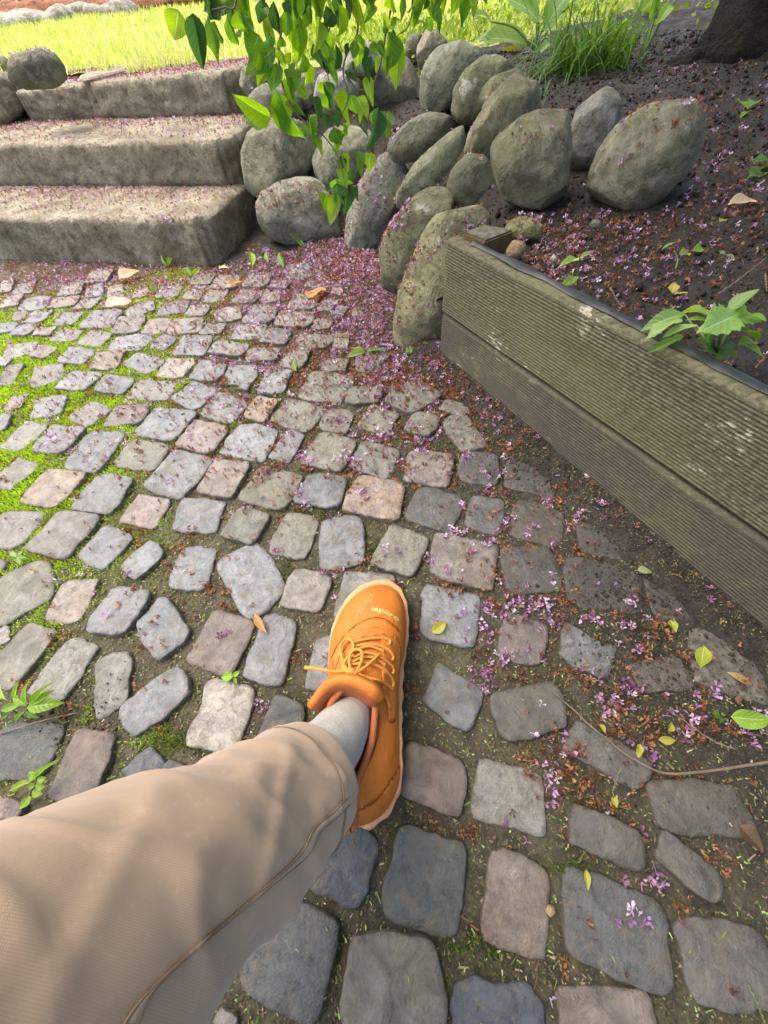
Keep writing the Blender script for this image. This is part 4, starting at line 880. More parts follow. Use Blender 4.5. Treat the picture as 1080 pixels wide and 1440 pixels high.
# hem: doubled cloth band, a step proud of the leg
V = []; Fs = []
for i in range(0, 9):
    for k in range(NR):
        p = TR_V[i * NR + k]; d = p - TL[i]; d /= np.linalg.norm(d); V.append(p + d * (.0013 if 0 < i < 8 else .0004))
Fs = [(i * NR + k, i * NR + (k + 1) % NR, (i + 1) * NR + (k + 1) % NR, (i + 1) * NR + k) for i in range(8) for k in range(NR)]
ppart('hem', V, Fs, [M['fabric']], tr, uv=[(k / NR * .42, i * .004) for i in range(9) for k in range(NR)])
ppart('hem_stitch', *tube_data([TR_V[8 * NR + k % NR] + (TR_V[8 * NR + k % NR] - TL[8]) * .025 for k in range(NR + 1)], .0005, 5, False), [M['stitch']], tr)
I8 = lambda t: [(a / 2, 1000 + b / 2) for a, b in np.array(list(map(float, t.split()))).reshape(-1, 2)]
sa_ = catmull(I8('978 240 930 285 880 332 832 410 700 532 550 662 400 802 340 880'), 130); sb_ = catmull(I8('982 262 938 305 900 340 862 405 758 492 600 625 440 772 385 880'), 130)
def on_tr(x, y, lift):
    h = bvh_tr.ray_cast(Vector(CAM), Vector(ray(x, y)))
    if h[0] is None: return None
    n_ = np.array(h[1]); n_ = n_ if n_ @ (CAM - np.array(h[0])) > 0 else -n_
    return np.array(h[0]) + n_ * lift
V = []; ok_ = []
for a, b in zip(sa_, sb_):
    r_ = [on_tr(*(a + (b - a) * s_), h_) for s_, h_ in ((0, .0002), (.07, .0016), (.5, .0022), (.93, .0016), (1, .0002))]
    if all(q is not None for q in r_): V += r_
nS = len(V) // 5; Fs = [(i * 5 + k, (i + 1) * 5 + k, (i + 1) * 5 + k + 1, i * 5 + k + 1) for i in range(nS - 1) for k in range(4)]
ppart('seam', V, Fs, [M['fabric']], tr, 'felled double-stitched seam', uv=[(i * .002, k * .002) for i in range(nS) for k in range(5)])
for k in (0, 1, 3): ppart('seam_stitch', *tube_data([V[i * 5 + k] for i in range(nS)], .0005, 5), [M['stitch']], tr)
#@@PLANTS
# ------------------------------------------------------------------ leaves and plants
def leaf_mesh(name, prof, curl=.15, fold=.12, wavy=.02, mat='leaf', n=9, nw=4, teeth=0, seed=0):
    """unit leaf along +Y, width 1 = widest, normal +Z"""
    V = []; UV = []
    for i in range(n + 1):
        t = i / n; wd = np.interp(t, np.linspace(0, 1, len(prof)), prof)
        for k in range(-nw, nw + 1):
            u = k / nw; ed = 1 + (teeth * (1 if i % 2 else -1) if abs(k) == nw else 0)
            x = .5 * wd * u * ed; z = -curl * t * t + fold * abs(u) * wd * .5 + wavy * math.sin(t * 9 + seed + u * 2) * abs(u)
            V.append((x, t + (teeth * .1 if abs(k) == nw else 0), z)); UV.append((.5 + .5 * u, t))
    m = 2 * nw + 1
    Fs = [(i * m + k, i * m + k + 1, (i + 1) * m + k + 1, (i + 1) * m + k) for i in range(n) for k in range(m - 1)]
    return mesh(name, V, Fs, [M[mat]], uv=UV)
OV = (.03, .55, .88, 1, .96, .82, .6, .33, .02); LA = (.05, .4, .75, .95, 1, .9, .7, .4, .03); BR = (.04, .7, .97, 1, .93, .8, .62, .36, .02); DA = (.12, .2, .42, .35, .62, .55, .9, .8, 1, .75, .1)
LM = dict(ov=[leaf_mesh('leaf', OV, c, f, w_, seed=i) for i, (c, f, w_) in enumerate(((.15, .25, .03), (.3, .35, .04), (.05, .15, .05)))],
          la=[leaf_mesh('leaf', LA, c, f, .02, seed=i) for i, (c, f) in enumerate(((.2, .2), (.4, .3), (.05, .3)))],
          vine=[leaf_mesh('leaf', BR, c, f, w_, 'vine_leaf', seed=i) for i, (c, f, w_) in enumerate(((.25, .45, .07), (.45, .7, .09), (-.2, .3, .08), (.15, 1.0, .07), (.55, .25, .10)))],
          br=[leaf_mesh('leaf', BR, .25, .2, .03, n=12)], da=[leaf_mesh('leaf', DA, .15, .25, .04, n=14)],
          to=[leaf_mesh('leaf', LA, .25, .2, .05, n=14, teeth=.12)])
def leaf_obj(parent, base, tip, wid, hint, kind, col, par_loc=(0, 0, 0), name='leaf', var=None, **k):
    base = np.asarray(base, float); tip = np.asarray(tip, float); y = tip - base; L = np.linalg.norm(y); yn = y / L
    hint = np.asarray(hint, float); z = hint - yn * (hint @ yn); z /= np.linalg.norm(z) + 1e-9; x = np.cross(yn, z)
    vs = LM[kind]; me = vs[rnd.randrange(len(vs)) if var is None else var % len(vs)]
    o = obj(name, me, parent, color=col, **k); b = base - np.asarray(par_loc)
    o.matrix_local = Matrix(((x[0] * wid, yn[0] * L, z[0] * L, b[0]), (x[1] * wid, yn[1] * L, z[1] * L, b[1]), (x[2] * wid, yn[2] * L, z[2] * L, b[2]), (0, 0, 0, 1)))
    return o
def jit(c, a=.18): k = rnd.uniform(1 - a, 1 + a); return tuple(max(0, q * k * rnd.uniform(.93, 1.07)) for q in c)
LIME, MIDG, DKG, PALE, YEL = (.20, .34, .035), (.10, .21, .03), (.035, .085, .022), (.22, .34, .10), (.42, .40, .06)
# hanging vine: real distance about 1.1 m in front of the boulder wall
vroot = AT(470, -60, 1.15); vine = obj('hanging_vine', None, loc=vroot, label='leafy green vine hanging down in front of the boulder wall', cat='vine')
Vpx = lambda x, y: (250 + x / 2.919, y / 2.919)
VR = {}
def vp(x, y, r): return AT(*Vpx(x, y), r)
stems = [[(470, -420, 1.12), (460, -120, 1.14), (440, 60, 1.15), (415, 200, 1.13), (430, 350, 1.12), (500, 480, 1.11), (600, 560, 1.10), (660, 650, 1.10), (690, 780, 1.10)],
         [(700, -420, 1.16), (690, -100, 1.17), (740, 110, 1.17), (690, 230, 1.15), (680, 310, 1.14), (700, 400, 1.13), (650, 520, 1.12)], [(560, -420, 1.2), (590, 40, 1.2), (630, 80, 1.18), (600, 210, 1.17), (620, 330, 1.15)],
         [(250, -420, 1.08), (240, 0, 1.08), (190, 30, 1.08), (140, 40, 1.08)], [(900, -420, 1.22), (850, 160, 1.2), (800, 350, 1.17), (740, 380, 1.16), (780, 480, 1.14), (810, 600, 1.14)], [(1000, -420, 1.25), (960, 60, 1.24), (900, 150, 1.22)]]
for st_ in stems:
    p = catmull([vp(*st_[0]) + np.array([.12, .12, 1.7]), vp(*st_[0]) + np.array([.05, .04, .7])] + [vp(*q) for q in st_], 60); obj('stem', mesh('stem', *[np.array(a_) - vroot if i == 0 else a_ for i, a_ in enumerate(tube_data(p, np.linspace(.003, .0009, 60), 6))], [M['twig']]), vine)
leaves = """60 55 105 295 D;125 65 188 272 M;200 70 252 212 M;290 -20 300 105 L;165 35 165 115 D;368 60 392 192 L;392 5 412 155 D;510 -10 500 72 L;503 70 490 285 L;580 75 575 205 L;660 15 668 152 L;740 -10 755 132 L;555 178 602 305 D;650 180 648 292 D;520 240 530 352 L;400 195 270 325 M;405 260 388 392 M;400 370 503 585 M;380 482 235 398 L;598 335 642 445 D;548 400 582 492 D;540 490 558 575 M;600 465 612 525 D;690 365 700 512 L;758 398 760 532 L;780 315 790 402 L;822 440 800 605 D;638 520 660 642 M;682 505 690 592 L;680 620 690 702 L;740 615 740 738 M;828 165 852 252 M;902 148 905 355 L;882 118 868 175 D;740 175 750 285 L;650 790 628 918 L;692 770 702 872 M;715 760 742 822 D;620 800 598 872 M;922 -20 932 65 M;965 50 1002 122 L;1040 10 1052 82 L;620 238 650 342 M;702 178 690 225 D;482 258 458 332 M;420 200 432 300 L;450 -40 460 60 M;610 -60 620 30 L;800 -60 810 40 M;340 -60 345 40 M;200 -80 215 30 M;1100 -20 1090 60 L;1010 -60 1020 30 M;660 440 655 520 D;470 400 520 480 M;445 330 470 420 L;560 560 600 640 M;700 690 690 790 M;230 -30 130 60 M;860 230 855 310 M;310 130 260 60 M;760 470 790 560 D;1120 -10 1130 70 L;1160 -30 1150 50 M;1200 -10 1215 60 L;1060 60 1075 130 M;980 -20 970 60 D;880 -30 890 50 L;700 -20 705 80 D;540 20 545 110 M;620 100 610 190 D;840 60 850 140 L;770 230 780 310 D"""
for ln in leaves.split(';'):
    q = ln.split(); x0, y0, x1, y1 = map(float, q[:4]); c = dict(D=DKG, M=MIDG, L=LIME)[q[4]]
    r0 = 1.13 + rnd.uniform(-.04, .05); b = vp(x0, y0, r0); t = vp(x1, y1, r0 + rnd.uniform(-.03, .02)); t = b + (t - b) * rnd.uniform(.9, 1.1); L = np.linalg.norm(t - b)
    leaf_obj(vine, b, t, L * rnd.uniform(.44, .58), np.array([rnd.uniform(-.8, .8), -1, rnd.uniform(-.2, .6)]), 'vine', jit(c), vroot)
    for _c in range(rnd.choice((1, 1, 2))):
        of_ = np.array([rnd.uniform(-.03, .03), rnd.uniform(-.02, .03), rnd.uniform(-.015, .02)]); rt_ = rnd.uniform(-.6, .6); d_ = (t - b) * rnd.uniform(.5, .8); d_ = np.array([d_[0] * math.cos(rt_) - d_[2] * math.sin(rt_), d_[1], d_[0] * math.sin(rt_) + d_[2] * math.cos(rt_)])
        leaf_obj(vine, b + of_, b + of_ + d_, L * rnd.uniform(.5, .65), np.array([rnd.uniform(-.9, .9), -1, rnd.uniform(-.2, .6)]), 'vine', jit(rnd.choice((DKG, MIDG, MIDG, LIME))), vroot)
for k in range(130):      # the same vine above the frame
    x, y = rnd.uniform(50, 1150), rnd.uniform(-420, -70); b = vp(x, y, rnd.uniform(1.05, 1.25)) + np.array([.05, .05, 1.0]) * (rnd.uniform(0, 1.5) if k % 2 else 0); t = b + np.array([rnd.uniform(-.03, .03), rnd.uniform(-.02, .02), -rnd.uniform(.04, .07)])
    leaf_obj(vine, b, t, rnd.uniform(.022, .034), (rnd.uniform(-1, 1), -1, .4), 'vine', jit(MIDG), vroot)

def zsurf(x, y):
    if dplank(x, y) < 0 or False: return float(raised_z(x, y))
    return 0.0
def plant(name, label, base, leafs, stems_=(), cat='plant', group=None, kind='ov', hint=(0, -.2, 1)):
    """leafs: (bx,by,bz, tx,ty,tz, width fraction, colour) all pixel + height"""
    base = np.asarray(base); o = obj(name, None, loc=base, label=label, cat=cat, group=group)
    for sx in stems_:
        p = catmull([G(*q) for q in sx], 14); v, f = tube_data(p, np.linspace(.0016, .0008, 14), 6); obj('stem', mesh('stem', np.array(v) - base, f, [M['stem']]), o)
    for l in leafs:
        b = G(*l[:3]); t = G(*l[3:6]); L = np.linalg.norm(t - b); kd = l[8] if len(l) > 8 else kind
        leaf_obj(o, b, t, L * l[6], np.asarray(hint) + [rnd.uniform(-.4, .4), rnd.uniform(-.4, .4), 0], kd, jit(l[7]), base)
    return o
# leafy plant spilling over the board (crop origin 880,380 scale 5.4)
def BP(x, y): return 880 + x / 5.4, 380 + y / 5.4
bl_ = []
for x0, y0, z0, x1, y1, z1, w_, c in ((760, 330, .31, 985, 125, .34, .42, PALE), (640, 330, .31, 395, 272, .30, .3, LIME), (610, 370, .31, 680, 240, .33, .5, PALE), (450, 335, .30, 150, 400, .29, .32, PALE), (430, 380, .30, 145, 475, .285, .36, PALE), (540, 420, .30, 265, 480, .285, .42, PALE),
                            (620, 385, .30, 465, 355, .30, .3, LIME), (800, 390, .31, 1075, 295, .31, .3, LIME), (780, 450, .30, 1080, 420, .30, .42, MIDG), (860, 340, .31, 660, 400, .32, .4, PALE), (900, 340, .31, 1080, 350, .32, .4, LIME), (740, 470, .295, 560, 470, .29, .4, MIDG),
                            (850, 570, .28, 1040, 490, .285, .3, LIME), (900, 575, .275, 1080, 640, .27, .32, LIME), (420, 515, .29, 170, 600, .275, .2, MIDG), (600, 610, .275, 480, 610, .27, .4, DKG), (760, 640, .27, 640, 690, .26, .5, MIDG), (850, 640, .27, 760, 600, .28, .4, MIDG), (690, 640, .27, 620, 590, .28, .4, MIDG),
                            (640, 460, .30, 600, 560, .28, .5, MIDG), (800, 540, .28, 700, 600, .28, .5, DKG), (440, 500, .28, 330, 540, .272, .6, PALE), (880, 790, .26, 790, 770, .255, .4, MIDG)):
    bl_.append((*BP(x0, y0), z0, *BP(x1, y1), z1, min(.75, w_ * 1.55), c, 'to' if rnd.random() < .4 else 'la'))
root = (680, 650, .25)
plant('leafy_weed', 'bushy bright green weed spilling over the timber board', G(*BP(680, 650), .25), bl_, [[(*BP(680, 650), .25), (*BP((680 + x) / 2, (640 + y) / 2 + 10), .29), (*BP(x, y), .30)] for x, y in ((760, 330), (640, 330), (450, 335), (540, 420), (800, 390), (780, 450), (610, 370))], cat='weed')
W_ = lambda x, y, z, x1, y1, z1, w_=.4, c=LIME: (x, y, z, x1, y1, z1, w_, c)
plant('seedling', 'upright seedling with paired leaves just behind the liner', G(812, 398, .25), [W_(814, 366, .295, 788, 367, .30, .4, PALE), W_(815, 364, .298, 836, 350, .31, .35, PALE), W_(813, 388, .27, 787, 405, .265, .35, LIME)], [[(812, 400, .25), (813, 380, .275), (815, 362, .30)]], 'seedling')
plant('seedling', 'seedling with one raised leaf in the middle of the soil', G(952, 375, .27), [W_(930, 352, .285, 950, 338, .30, .3, PALE), W_(955, 358, .285, 975, 352, .285, .5, LIME), W_(975, 353, .28, 992, 346, .28, .5, LIME)], [[(950, 378, .27), (953, 365, .28), (948, 352, .29)]], 'seedling')
plant('seedling', 'four-leaf seedling on the shaded slope near the right edge', G(1046, 165, .33), [W_(1050, 152, .35, 1038, 138, .36), W_(1052, 152, .35, 1069, 136, .36), W_(1050, 158, .345, 1042, 162, .345), W_(1048, 166, .335, 1056, 168, .335)], [[(1046, 170, .325), (1050, 152, .35)]], 'seedling')
plant('seedling', 'broad-leaved seedling at the right edge of the bed', G(1078, 245, .30), [W_(1078, 236, .31, 1055, 238, .315, .5, MIDG), W_(1080, 226, .32, 1062, 222, .33, .4, MIDG), W_(1078, 242, .31, 1052, 248, .31, .45, MIDG), W_(1082, 225, .32, 1100, 215, .33)], [[(1078, 250, .30), (1080, 226, .32)]], 'seedling')
plant('seedling', 'pale seedling low in the soil below the beige leaf', G(1028, 366, .28), [W_(1020, 358, .282, 1035, 362, .283, .5, PALE), W_(1020, 358, .282, 1010, 352, .285, .5, PALE)], (), 'seedling')
plant('dandelion_plant', 'dandelion with one upright leaf beside the lowest step boulder', G(425, 345), [W_(432, 352, .0, 394, 304, .075, .26, LIME), W_(434, 352, .0, 452, 342, .02, .3, MIDG)], (), 'weed', kind='da', hint=(0, -1, .5))
plant('sprout', 'narrow green sprout right of the lowest step', G(354, 372), [W_(355, 375, .0, 353, 348, .03, .3, LIME)], (), 'weed', kind='la', hint=(0, -1, .3))
plant('sprout', 'pair of pale sprouts between step and dandelion', G(388, 370), [W_(378, 370, .0, 370, 350, .03, .3, PALE), W_(400, 376, .0, 388, 352, .03, .3, MIDG)], (), 'weed', kind='la', hint=(0, -1, .3))
plant('sprout', 'two-leaved sprout at the foot of the lowest step', G(236, 374), [W_(236, 374, .0, 223, 360, .03, .3), W_(236, 374, .0, 241, 354, .035, .3)], (), 'weed', kind='la', hint=(0, -1, .3))
plant('sprout', 'two-leaved sprout in moss at the step corner', G(270, 388), [W_(270, 388, .0, 261, 375, .02, .4), W_(270, 388, .0, 280, 375, .02, .4)], (), 'weed', kind='la', hint=(0, -1, .3))
plant('seedling', 'flat pale seedling lying on the cobbles below the boulders', G(512, 495), [W_(514, 495, .006, 487, 498, .012, .4, PALE), W_(514, 494, .006, 494, 488, .016, .35, PALE), W_(516, 494, .006, 542, 490, .012, .4, MIDG)], (), 'seedling')
plant('sprout', 'small sprout at the foot of the plank-end boulder', G(574, 496), [W_(574, 498, .0, 572, 488, .02, .5, PALE), W_(574, 498, .0, 580, 487, .02, .5, PALE)], (), 'weed', hint=(0, -1, .4))
plant('sprout', 'tiny lime sprout among the far cobbles', G(414, 520), [W_(417, 522, .002, 411, 504, .016, .4, LIME)], (), 'weed', hint=(0, -1, .5))
plant('weed', 'bright green many-leaved weed at the left edge', G(35, 1005), [W_(40, 992, .03, 65, 962, .045, .25), W_(38, 992, .03, 8, 975, .04, .25), W_(38, 995, .03, 76, 988, .035, .5), W_(38, 990, .032, 28, 966, .05, .3), W_(35, 1000, .025, 12, 1018, .02, .3), W_(30, 990, .03, -5, 1000, .03, .35), W_(42, 990, .03, 66, 975, .04, .35), W_(20, 985, .03, 25, 958, .04, .3), W_(10, 985, .03, -8, 962, .04, .3), W_(36, 1000, .02, 48, 1010, .02, .4, MIDG), W_(15, 1000, .02, 0, 1012, .02, .4, MIDG)], [[(36, 1010, 0), (38, 998, .02), (38, 990, .03)], [(36, 1010, 0), (20, 1000, .02), (15, 985, .03)]], 'weed', kind='la')
plant('weed', 'round-leaved green weed just above the trouser leg', G(42, 1125), [W_(44, 1098, .03, 8, 1112, .03, .28), W_(46, 1096, .03, 76, 1068, .035, .22), W_(50, 1096, .03, 40, 1085, .035, .7), W_(52, 1100, .028, 64, 1093, .03, .8), W_(50, 1104, .026, 62, 1108, .026, .8), W_(48, 1106, .026, 38, 1104, .028, .9), W_(44, 1120, .014, 26, 1138, .012, .6), W_(46, 1112, .02, 58, 1118, .02, .8)], [[(40, 1126, 0), (44, 1110, .02), (46, 1096, .03)], [(40, 1126, 0), (44, 1120, .014)]], 'weed')
plant('weed', 'pale star-shaped weed in the bright moss at the left', G(22, 788), [W_(24, 783, .012, 12, 775, .015, .4, PALE), W_(24, 783, .012, 32, 773, .015, .4, PALE), W_(24, 783, .012, 36, 784, .012, .4, PALE), W_(24, 783, .012, 14, 790, .01, .4, PALE), W_(24, 783, .012, 28, 794, .01, .4, PALE)], (), 'weed')
plant('seedling', 'two-lobed green seedling between cobbles left of the shoe', G(325, 950), [W_(328, 951, .01, 310, 952, .012, .8), W_(328, 951, .01, 336, 944, .014, .7), W_(330, 953, .01, 332, 962, .006, .6)], (), 'seedling')
plant('seedling', 'small three-leaf clover seedling on the mud, right side', G(1012, 1005), [W_(1012, 1005, .008, 1003, 1003, .012, 1., MIDG), W_(1014, 1004, .008, 1020, 1006, .012, 1., MIDG), W_(1013, 1007, .008, 1014, 1017, .008, 1., MIDG)], (), 'seedling')
# fallen leaves lying about
def fallen(px0, px1, w_, col, label, z0=.006, z1=.010, name='fallen_leaf', kind='ov', cat='leaf', hint=(0, 0, 1), var=None):
    b = G(*px0, z0); t = G(*px1, z1); o = leaf_obj(None, b, t, np.linalg.norm(t - b) * w_, np.array(hint) + [rnd.uniform(-.3, .3), rnd.uniform(-.3, .3), 0], kind, col, name=name, var=var, label=label, cat=cat, group='fallen leaves'); return o
DRY, TAN, BRN = (.62, .42, .26), (.50, .29, .12), (.13, .085, .05)
fallen((608, 890), (628, 874), .6, YEL, 'curled yellow-green leaf on the cobble right of the shoe toe'); fallen((990, 908), (986, 940), .6, (.36, .45, .05), 'upright lime leaf on the mud below the timber wall', z1=.004, z0=.02, hint=(-.6, -.5, 1))
fallen((896, 802), (918, 803), .75, (.30, .38, .18), 'pale green leaf scrap near the plank foot'); fallen((824, 1222), (828, 1252), .4, YEL, 'narrow yellow leaf on the large slate cobble, bottom right')
fallen((926, 1040), (952, 1042), .5, YEL, 'pale yellow leaf beside the purple blossom pile'); fallen((900, 1046), (898, 1066), .5, YEL, 'yellow leaf just above the thin twig'); fallen((942, 872), (952, 888), .7, (.33, .42, .05), 'folded lime leaf in the blossoms below the timber wall')
fallen((862, 1120), (868, 1135), .7, YEL, 'yellow leaf scrap hanging on the curled thread'); fallen((940, 1028), (948, 1016), .7, YEL, 'tiny yellow leaf among brown blossoms, right'); fallen((844, 1018), (852, 1030), .7, YEL, 'tiny yellow leaf near the left part of the twig')
fallen((1028, 1008), (1092, 1016), .55, (.24, .42, .05), 'large bright green leaf at the right edge of the paving', z0=.012, z1=.03, hint=(.1, -.3, 1), kind='br')
fallen((168, 392), (194, 376), .75, DRY, 'beige dry leaf at the foot of the lowest step', z0=.012, z1=.02); fallen((148, 428), (184, 422), .6, (.66, .50, .36), 'wide beige leaf on the cobbles below the lowest step', z0=.01); fallen((432, 418), (458, 403), .8, TAN, 'tan oval leaf among far petals', z0=.01)
fallen((358, 862), (374, 890), .3, TAN, 'curved tan leaf sliver between cobbles left of the shoe', kind='la'); fallen((1024, 288), (1070, 276), .5, (.62, .48, .30), 'beige dry leaf on the soil at the right edge', z0=.298, z1=.305); fallen((1038, 1160), (1078, 1196), .8, BRN, 'dark curled dead leaf on the mud at the right', z0=.012, z1=.02, var=1)
fallen((318, 402), (342, 392), .35, TAN, 'narrow tan leaf right of the lowest step', z0=.01); fallen((308, 378), (320, 372), .4, DRY, 'pale dry leaf by the lowest step corner', z0=.012); fallen((1022, 945), (1066, 966), .3, (.5, .38, .18), 'slim straw-coloured leaf on the mud below the timber end', kind='la')
fallen((945, 412), (950, 396), .6, YEL, 'yellow leaf drooping on the soil, mid bed', z0=.262, z1=.268); fallen((948, 413), (968, 411), .4, (.40, .42, .14), 'pale yellow-green leaf lying on the soil', z0=.262, z1=.264); fallen((962, 510), (968, 494), .8, (.36, .26, .06), 'yellowed leaf over the board edge under the weed', z0=.262, z1=.275, hint=(-1, -.5, .6))
fallen((1058, 110), (1066, 96), .6, (.55, .42, .06), 'single yellow leaf on the dark soil, upper right', z0=.345, z1=.355, hint=(0, -1, .5)); fallen((1012, 312), (1022, 305), .6, YEL, 'small lime-yellow leaf on the soil below the beige leaf', z0=.29, z1=.293)
# twig and stalks
def stick(pts, r, label, mat='twig', name='twig', cat='twig'):
    p = catmull([G(*q) for q in pts], 60); p[:, 2] += .0012 * np.sin(np.arange(60) * .7); b = p[0].copy(); v, f = tube_data(p, np.linspace(r, r * .55, 60), 7); obj(name, mesh(name, np.array(v) - b, f, [M[mat]]), loc=b, label=label, cat=cat, group='twigs and stalks')
stick([(1092, 1070, .012), (1040, 1078, .010), (980, 1086, .008), (930, 1086, .007), (880, 1060, .007), (830, 1020, .008), (800, 992, .007), (778, 974, .006)], .0018, 'long thin curving twig across the mud at the right')
stick([(1034, 1054, .007), (1000, 1040, .008), (960, 1012, .008), (938, 998, .006)], .0012, 'short brown twig right of the purple blossom pile')
stick([(874, 1078, .006), (866, 1100, .01), (862, 1118, .008), (872, 1134, .006), (886, 1138, .005)], .0007, 'pale curled thread-like stalk on the mud', 'stem')
stick([(1010, 414, .268), (1040, 392, .275), (1078, 362, .28)], .0012, 'straw-coloured stalk lying above the leafy weed'); stick([(1076, 385, .27), (1078, 410, .262)], .001, 'short straw stalk at the right edge of the bed'); stick([(858, 405, .258), (872, 430, .256)], .001, 'short pale stalk on the soil near the liner')
stick([(1052, 1385, .004), (1068, 1420, .004), (1078, 1445, .004)], .0008, 'straw at the bottom right corner', 'stem'); stick([(0, 1032, .004), (50, 1016, .012), (110, 1002, .006)], .0011, 'dry stem on the cobbles under the left weed')
stick([(762, 1256, .004), (772, 1230, .006)], .0006, 'tiny straw on the mud', 'stem') if False else None
# strappy grass clump and hosta-like plant behind the crest
def blades_part(parent, loc, specs, col):
    V = []; T = []; C = []
    for b, d, L, w_, droop, c in specs:
        side = np.cross(d, [0, 0, 1.]); side /= np.linalg.norm(side) + 1e-9; n0 = len(V); n = 9
        for i in range(n + 1):
            t = i / n; p = b + np.array([d[0], d[1], 0]) * L * t * (.55 + .45 * t) + np.array([0, 0, L * (d[2] * t - droop * t * t)]); ww = w_ * (1 - t) ** .6 * .5
            V += [p - side * ww - loc, p + side * ww - loc + np.array([0, 0, ww * .3])]; C += [c, c]
        for i in range(n): k = n0 + 2 * i; T += [(k, k + 1, k + 3), (k, k + 3, k + 2)]
    return obj('blades', fast_mesh('blades', V, T, [M['grass']], np.array(C), True), parent, kind='stuff')
def clump(label, cpx, z, n, L, spread, wd, cols, seed):
    r_ = random.Random(seed); c = G(*cpx, z); c[2] = float(raised_z(c[0], c[1])) - .01; o = obj('grass_clump', None, loc=c, label=label, cat='grass clump'); sp = []
    for i in range(n):
        a = r_.uniform(0, 6.283); el = r_.uniform(.35, 1.35); d = np.array([math.cos(a) * math.cos(el), math.sin(a) * math.cos(el), math.sin(el) * 1.2]); b = c + np.array([r_.gauss(0, spread), r_.gauss(0, spread * .6), 0])
        sp.append((b, d, L * r_.uniform(.6, 1.15), wd * r_.uniform(.6, 1.2), r_.uniform(.5, 1.0), np.array(r_.choice(cols)) * r_.uniform(.7, 1.3)))
    blades_part(o, c, sp, None); return o
clump('strappy green grass clump arching over the upper boulders', (815, 104), .345, 300, .30, .06, .007, [(.07, .15, .02), (.12, .22, .03), (.10, .20, .05)], 4)
clump('thin bluish grass tuft between clump and olive boulder', (752, 128), .335, 45, .13, .03, .004, [(.16, .24, .13), (.12, .2, .08)], 5)
def hosta(label, base, leafs):
    b = G(*base[:2], base[2]); b[2] = float(raised_z(b[0], b[1])); o = obj('broad_leaved_plant', None, loc=b, label=label, cat='plant')
    R0 = np.linalg.norm(b - CAM)
    for (x0, y0, x1, y1, w_, dr, c) in leafs:
        p0 = AT(x0, y0, R0 + dr); p1 = AT(x1, y1, R0 + dr - .03); L = np.linalg.norm(p1 - p0)
        leaf_obj(o, p0, p1, L * w_, (rnd.uniform(-.3, .3), -.5, 1), 'br', jit(c, .1), b)
        v, f = tube_data(catmull([b, .5 * (b + p0) + np.array([0, 0, .02]), p0], 12), np.linspace(.004, .0025, 12), 7); obj('stem', mesh('stem', np.array(v) - b, f, [M['stem']]), o)
hosta('broad-leaved plant with large ribbed leaves above the wall crest', (752, 80, .35), [(741, 64, 676, 34, .5, 0, PALE), (764, 44, 805, -30, .75, .03, MIDG), (752, 20, 742, -40, .6, .05, LIME), (775, 58, 752, 75, .5, -.03, PALE), (735, 68, 690, 78, .3, .02, (.35, .26, .04)), (757, 30, 720, -20, .8, .0, PALE), (800, 10, 850, -40, .5, .02, LIME), (690, 30, 660, 8, .3, 0, PALE)])
hosta('tall lime-leaved plant right of the grass clump', (908, 70, .37), [(945, 5, 925, 28, .8, 0, LIME), (930, -20, 905, 10, .7, .05, LIME), (955, -5, 990, -40, .5, 0, MIDG), (915, 30, 930, -25, .3, .03, MIDG)])
#@@TREE
# ------------------------------------------------------------------ tree on the slope (unseen crown, shaped to shade bed and paving)
tb = G(1055, 26, .43); tb[2] = float(raised_z(tb[0], tb[1])) - .03
tree = obj('lilac_tree', None, loc=tb, label='dark multi-stemmed tree trunk rooted on the slope, upper right corner', cat='tree')
def trunk_tube(pts, r0, r1, n=30, ns=14):
    p = catmull(pts, n); rad = np.linspace(r0, r1, n); rad[:5] *= np.linspace(1.7, 1.05, 5); v, f = tube_data(p, rad, ns)
    v = np.array(v); v = v + np.array([[.03 * mnoise.noise((q[0] * 14, q[1] * 14, q[2] * 5)), .03 * mnoise.noise((q[0] * 14 + 9, q[1] * 14, q[2] * 5)), .01 * mnoise.noise((q[0] * 30, q[1] * 30, 2))] for q in v]); return v, f
parts = [trunk_tube([tb, tb + [.02, .05, .5], tb + [-.1, -.1, 1.3], tb + [-.3, -.4, 2.4]], .075, .04), trunk_tube([tb + [.16, .05, 0], tb + [.25, .1, .6], tb + [.5, .2, 1.5], tb + [.8, .2, 2.6]], .07, .03),
         trunk_tube([tb + [-.02, .03, .02], tb + [-.14, .0, .015], tb + [-.26, -.03, -.01]], .05, .015), trunk_tube([tb + [.05, -.04, .02], tb + [.02, -.16, .01], tb + [.04, -.3, -.03]], .05, .015), trunk_tube([tb + [.2, -.02, .02], tb + [.3, -.15, .0], tb + [.42, -.25, -.03]], .05, .015)]
for a, b, c in ((-1.2, -.6, 2.5), (-.6, -1.6, 2.6), (.9, -1.3, 2.7), (1.4, .5, 2.8), (-.9, .7, 2.7)): parts.append(trunk_tube([tb + [-.15, -.2, 1.7], tb + [a * .4 - .1, b * .4, 2.1], tb + [a, b, c]], .025, .01, 16, 8))
v, f = join(parts); obj('trunk', mesh('trunk', np.array(v) - tb, f, [M['bark']]), tree)
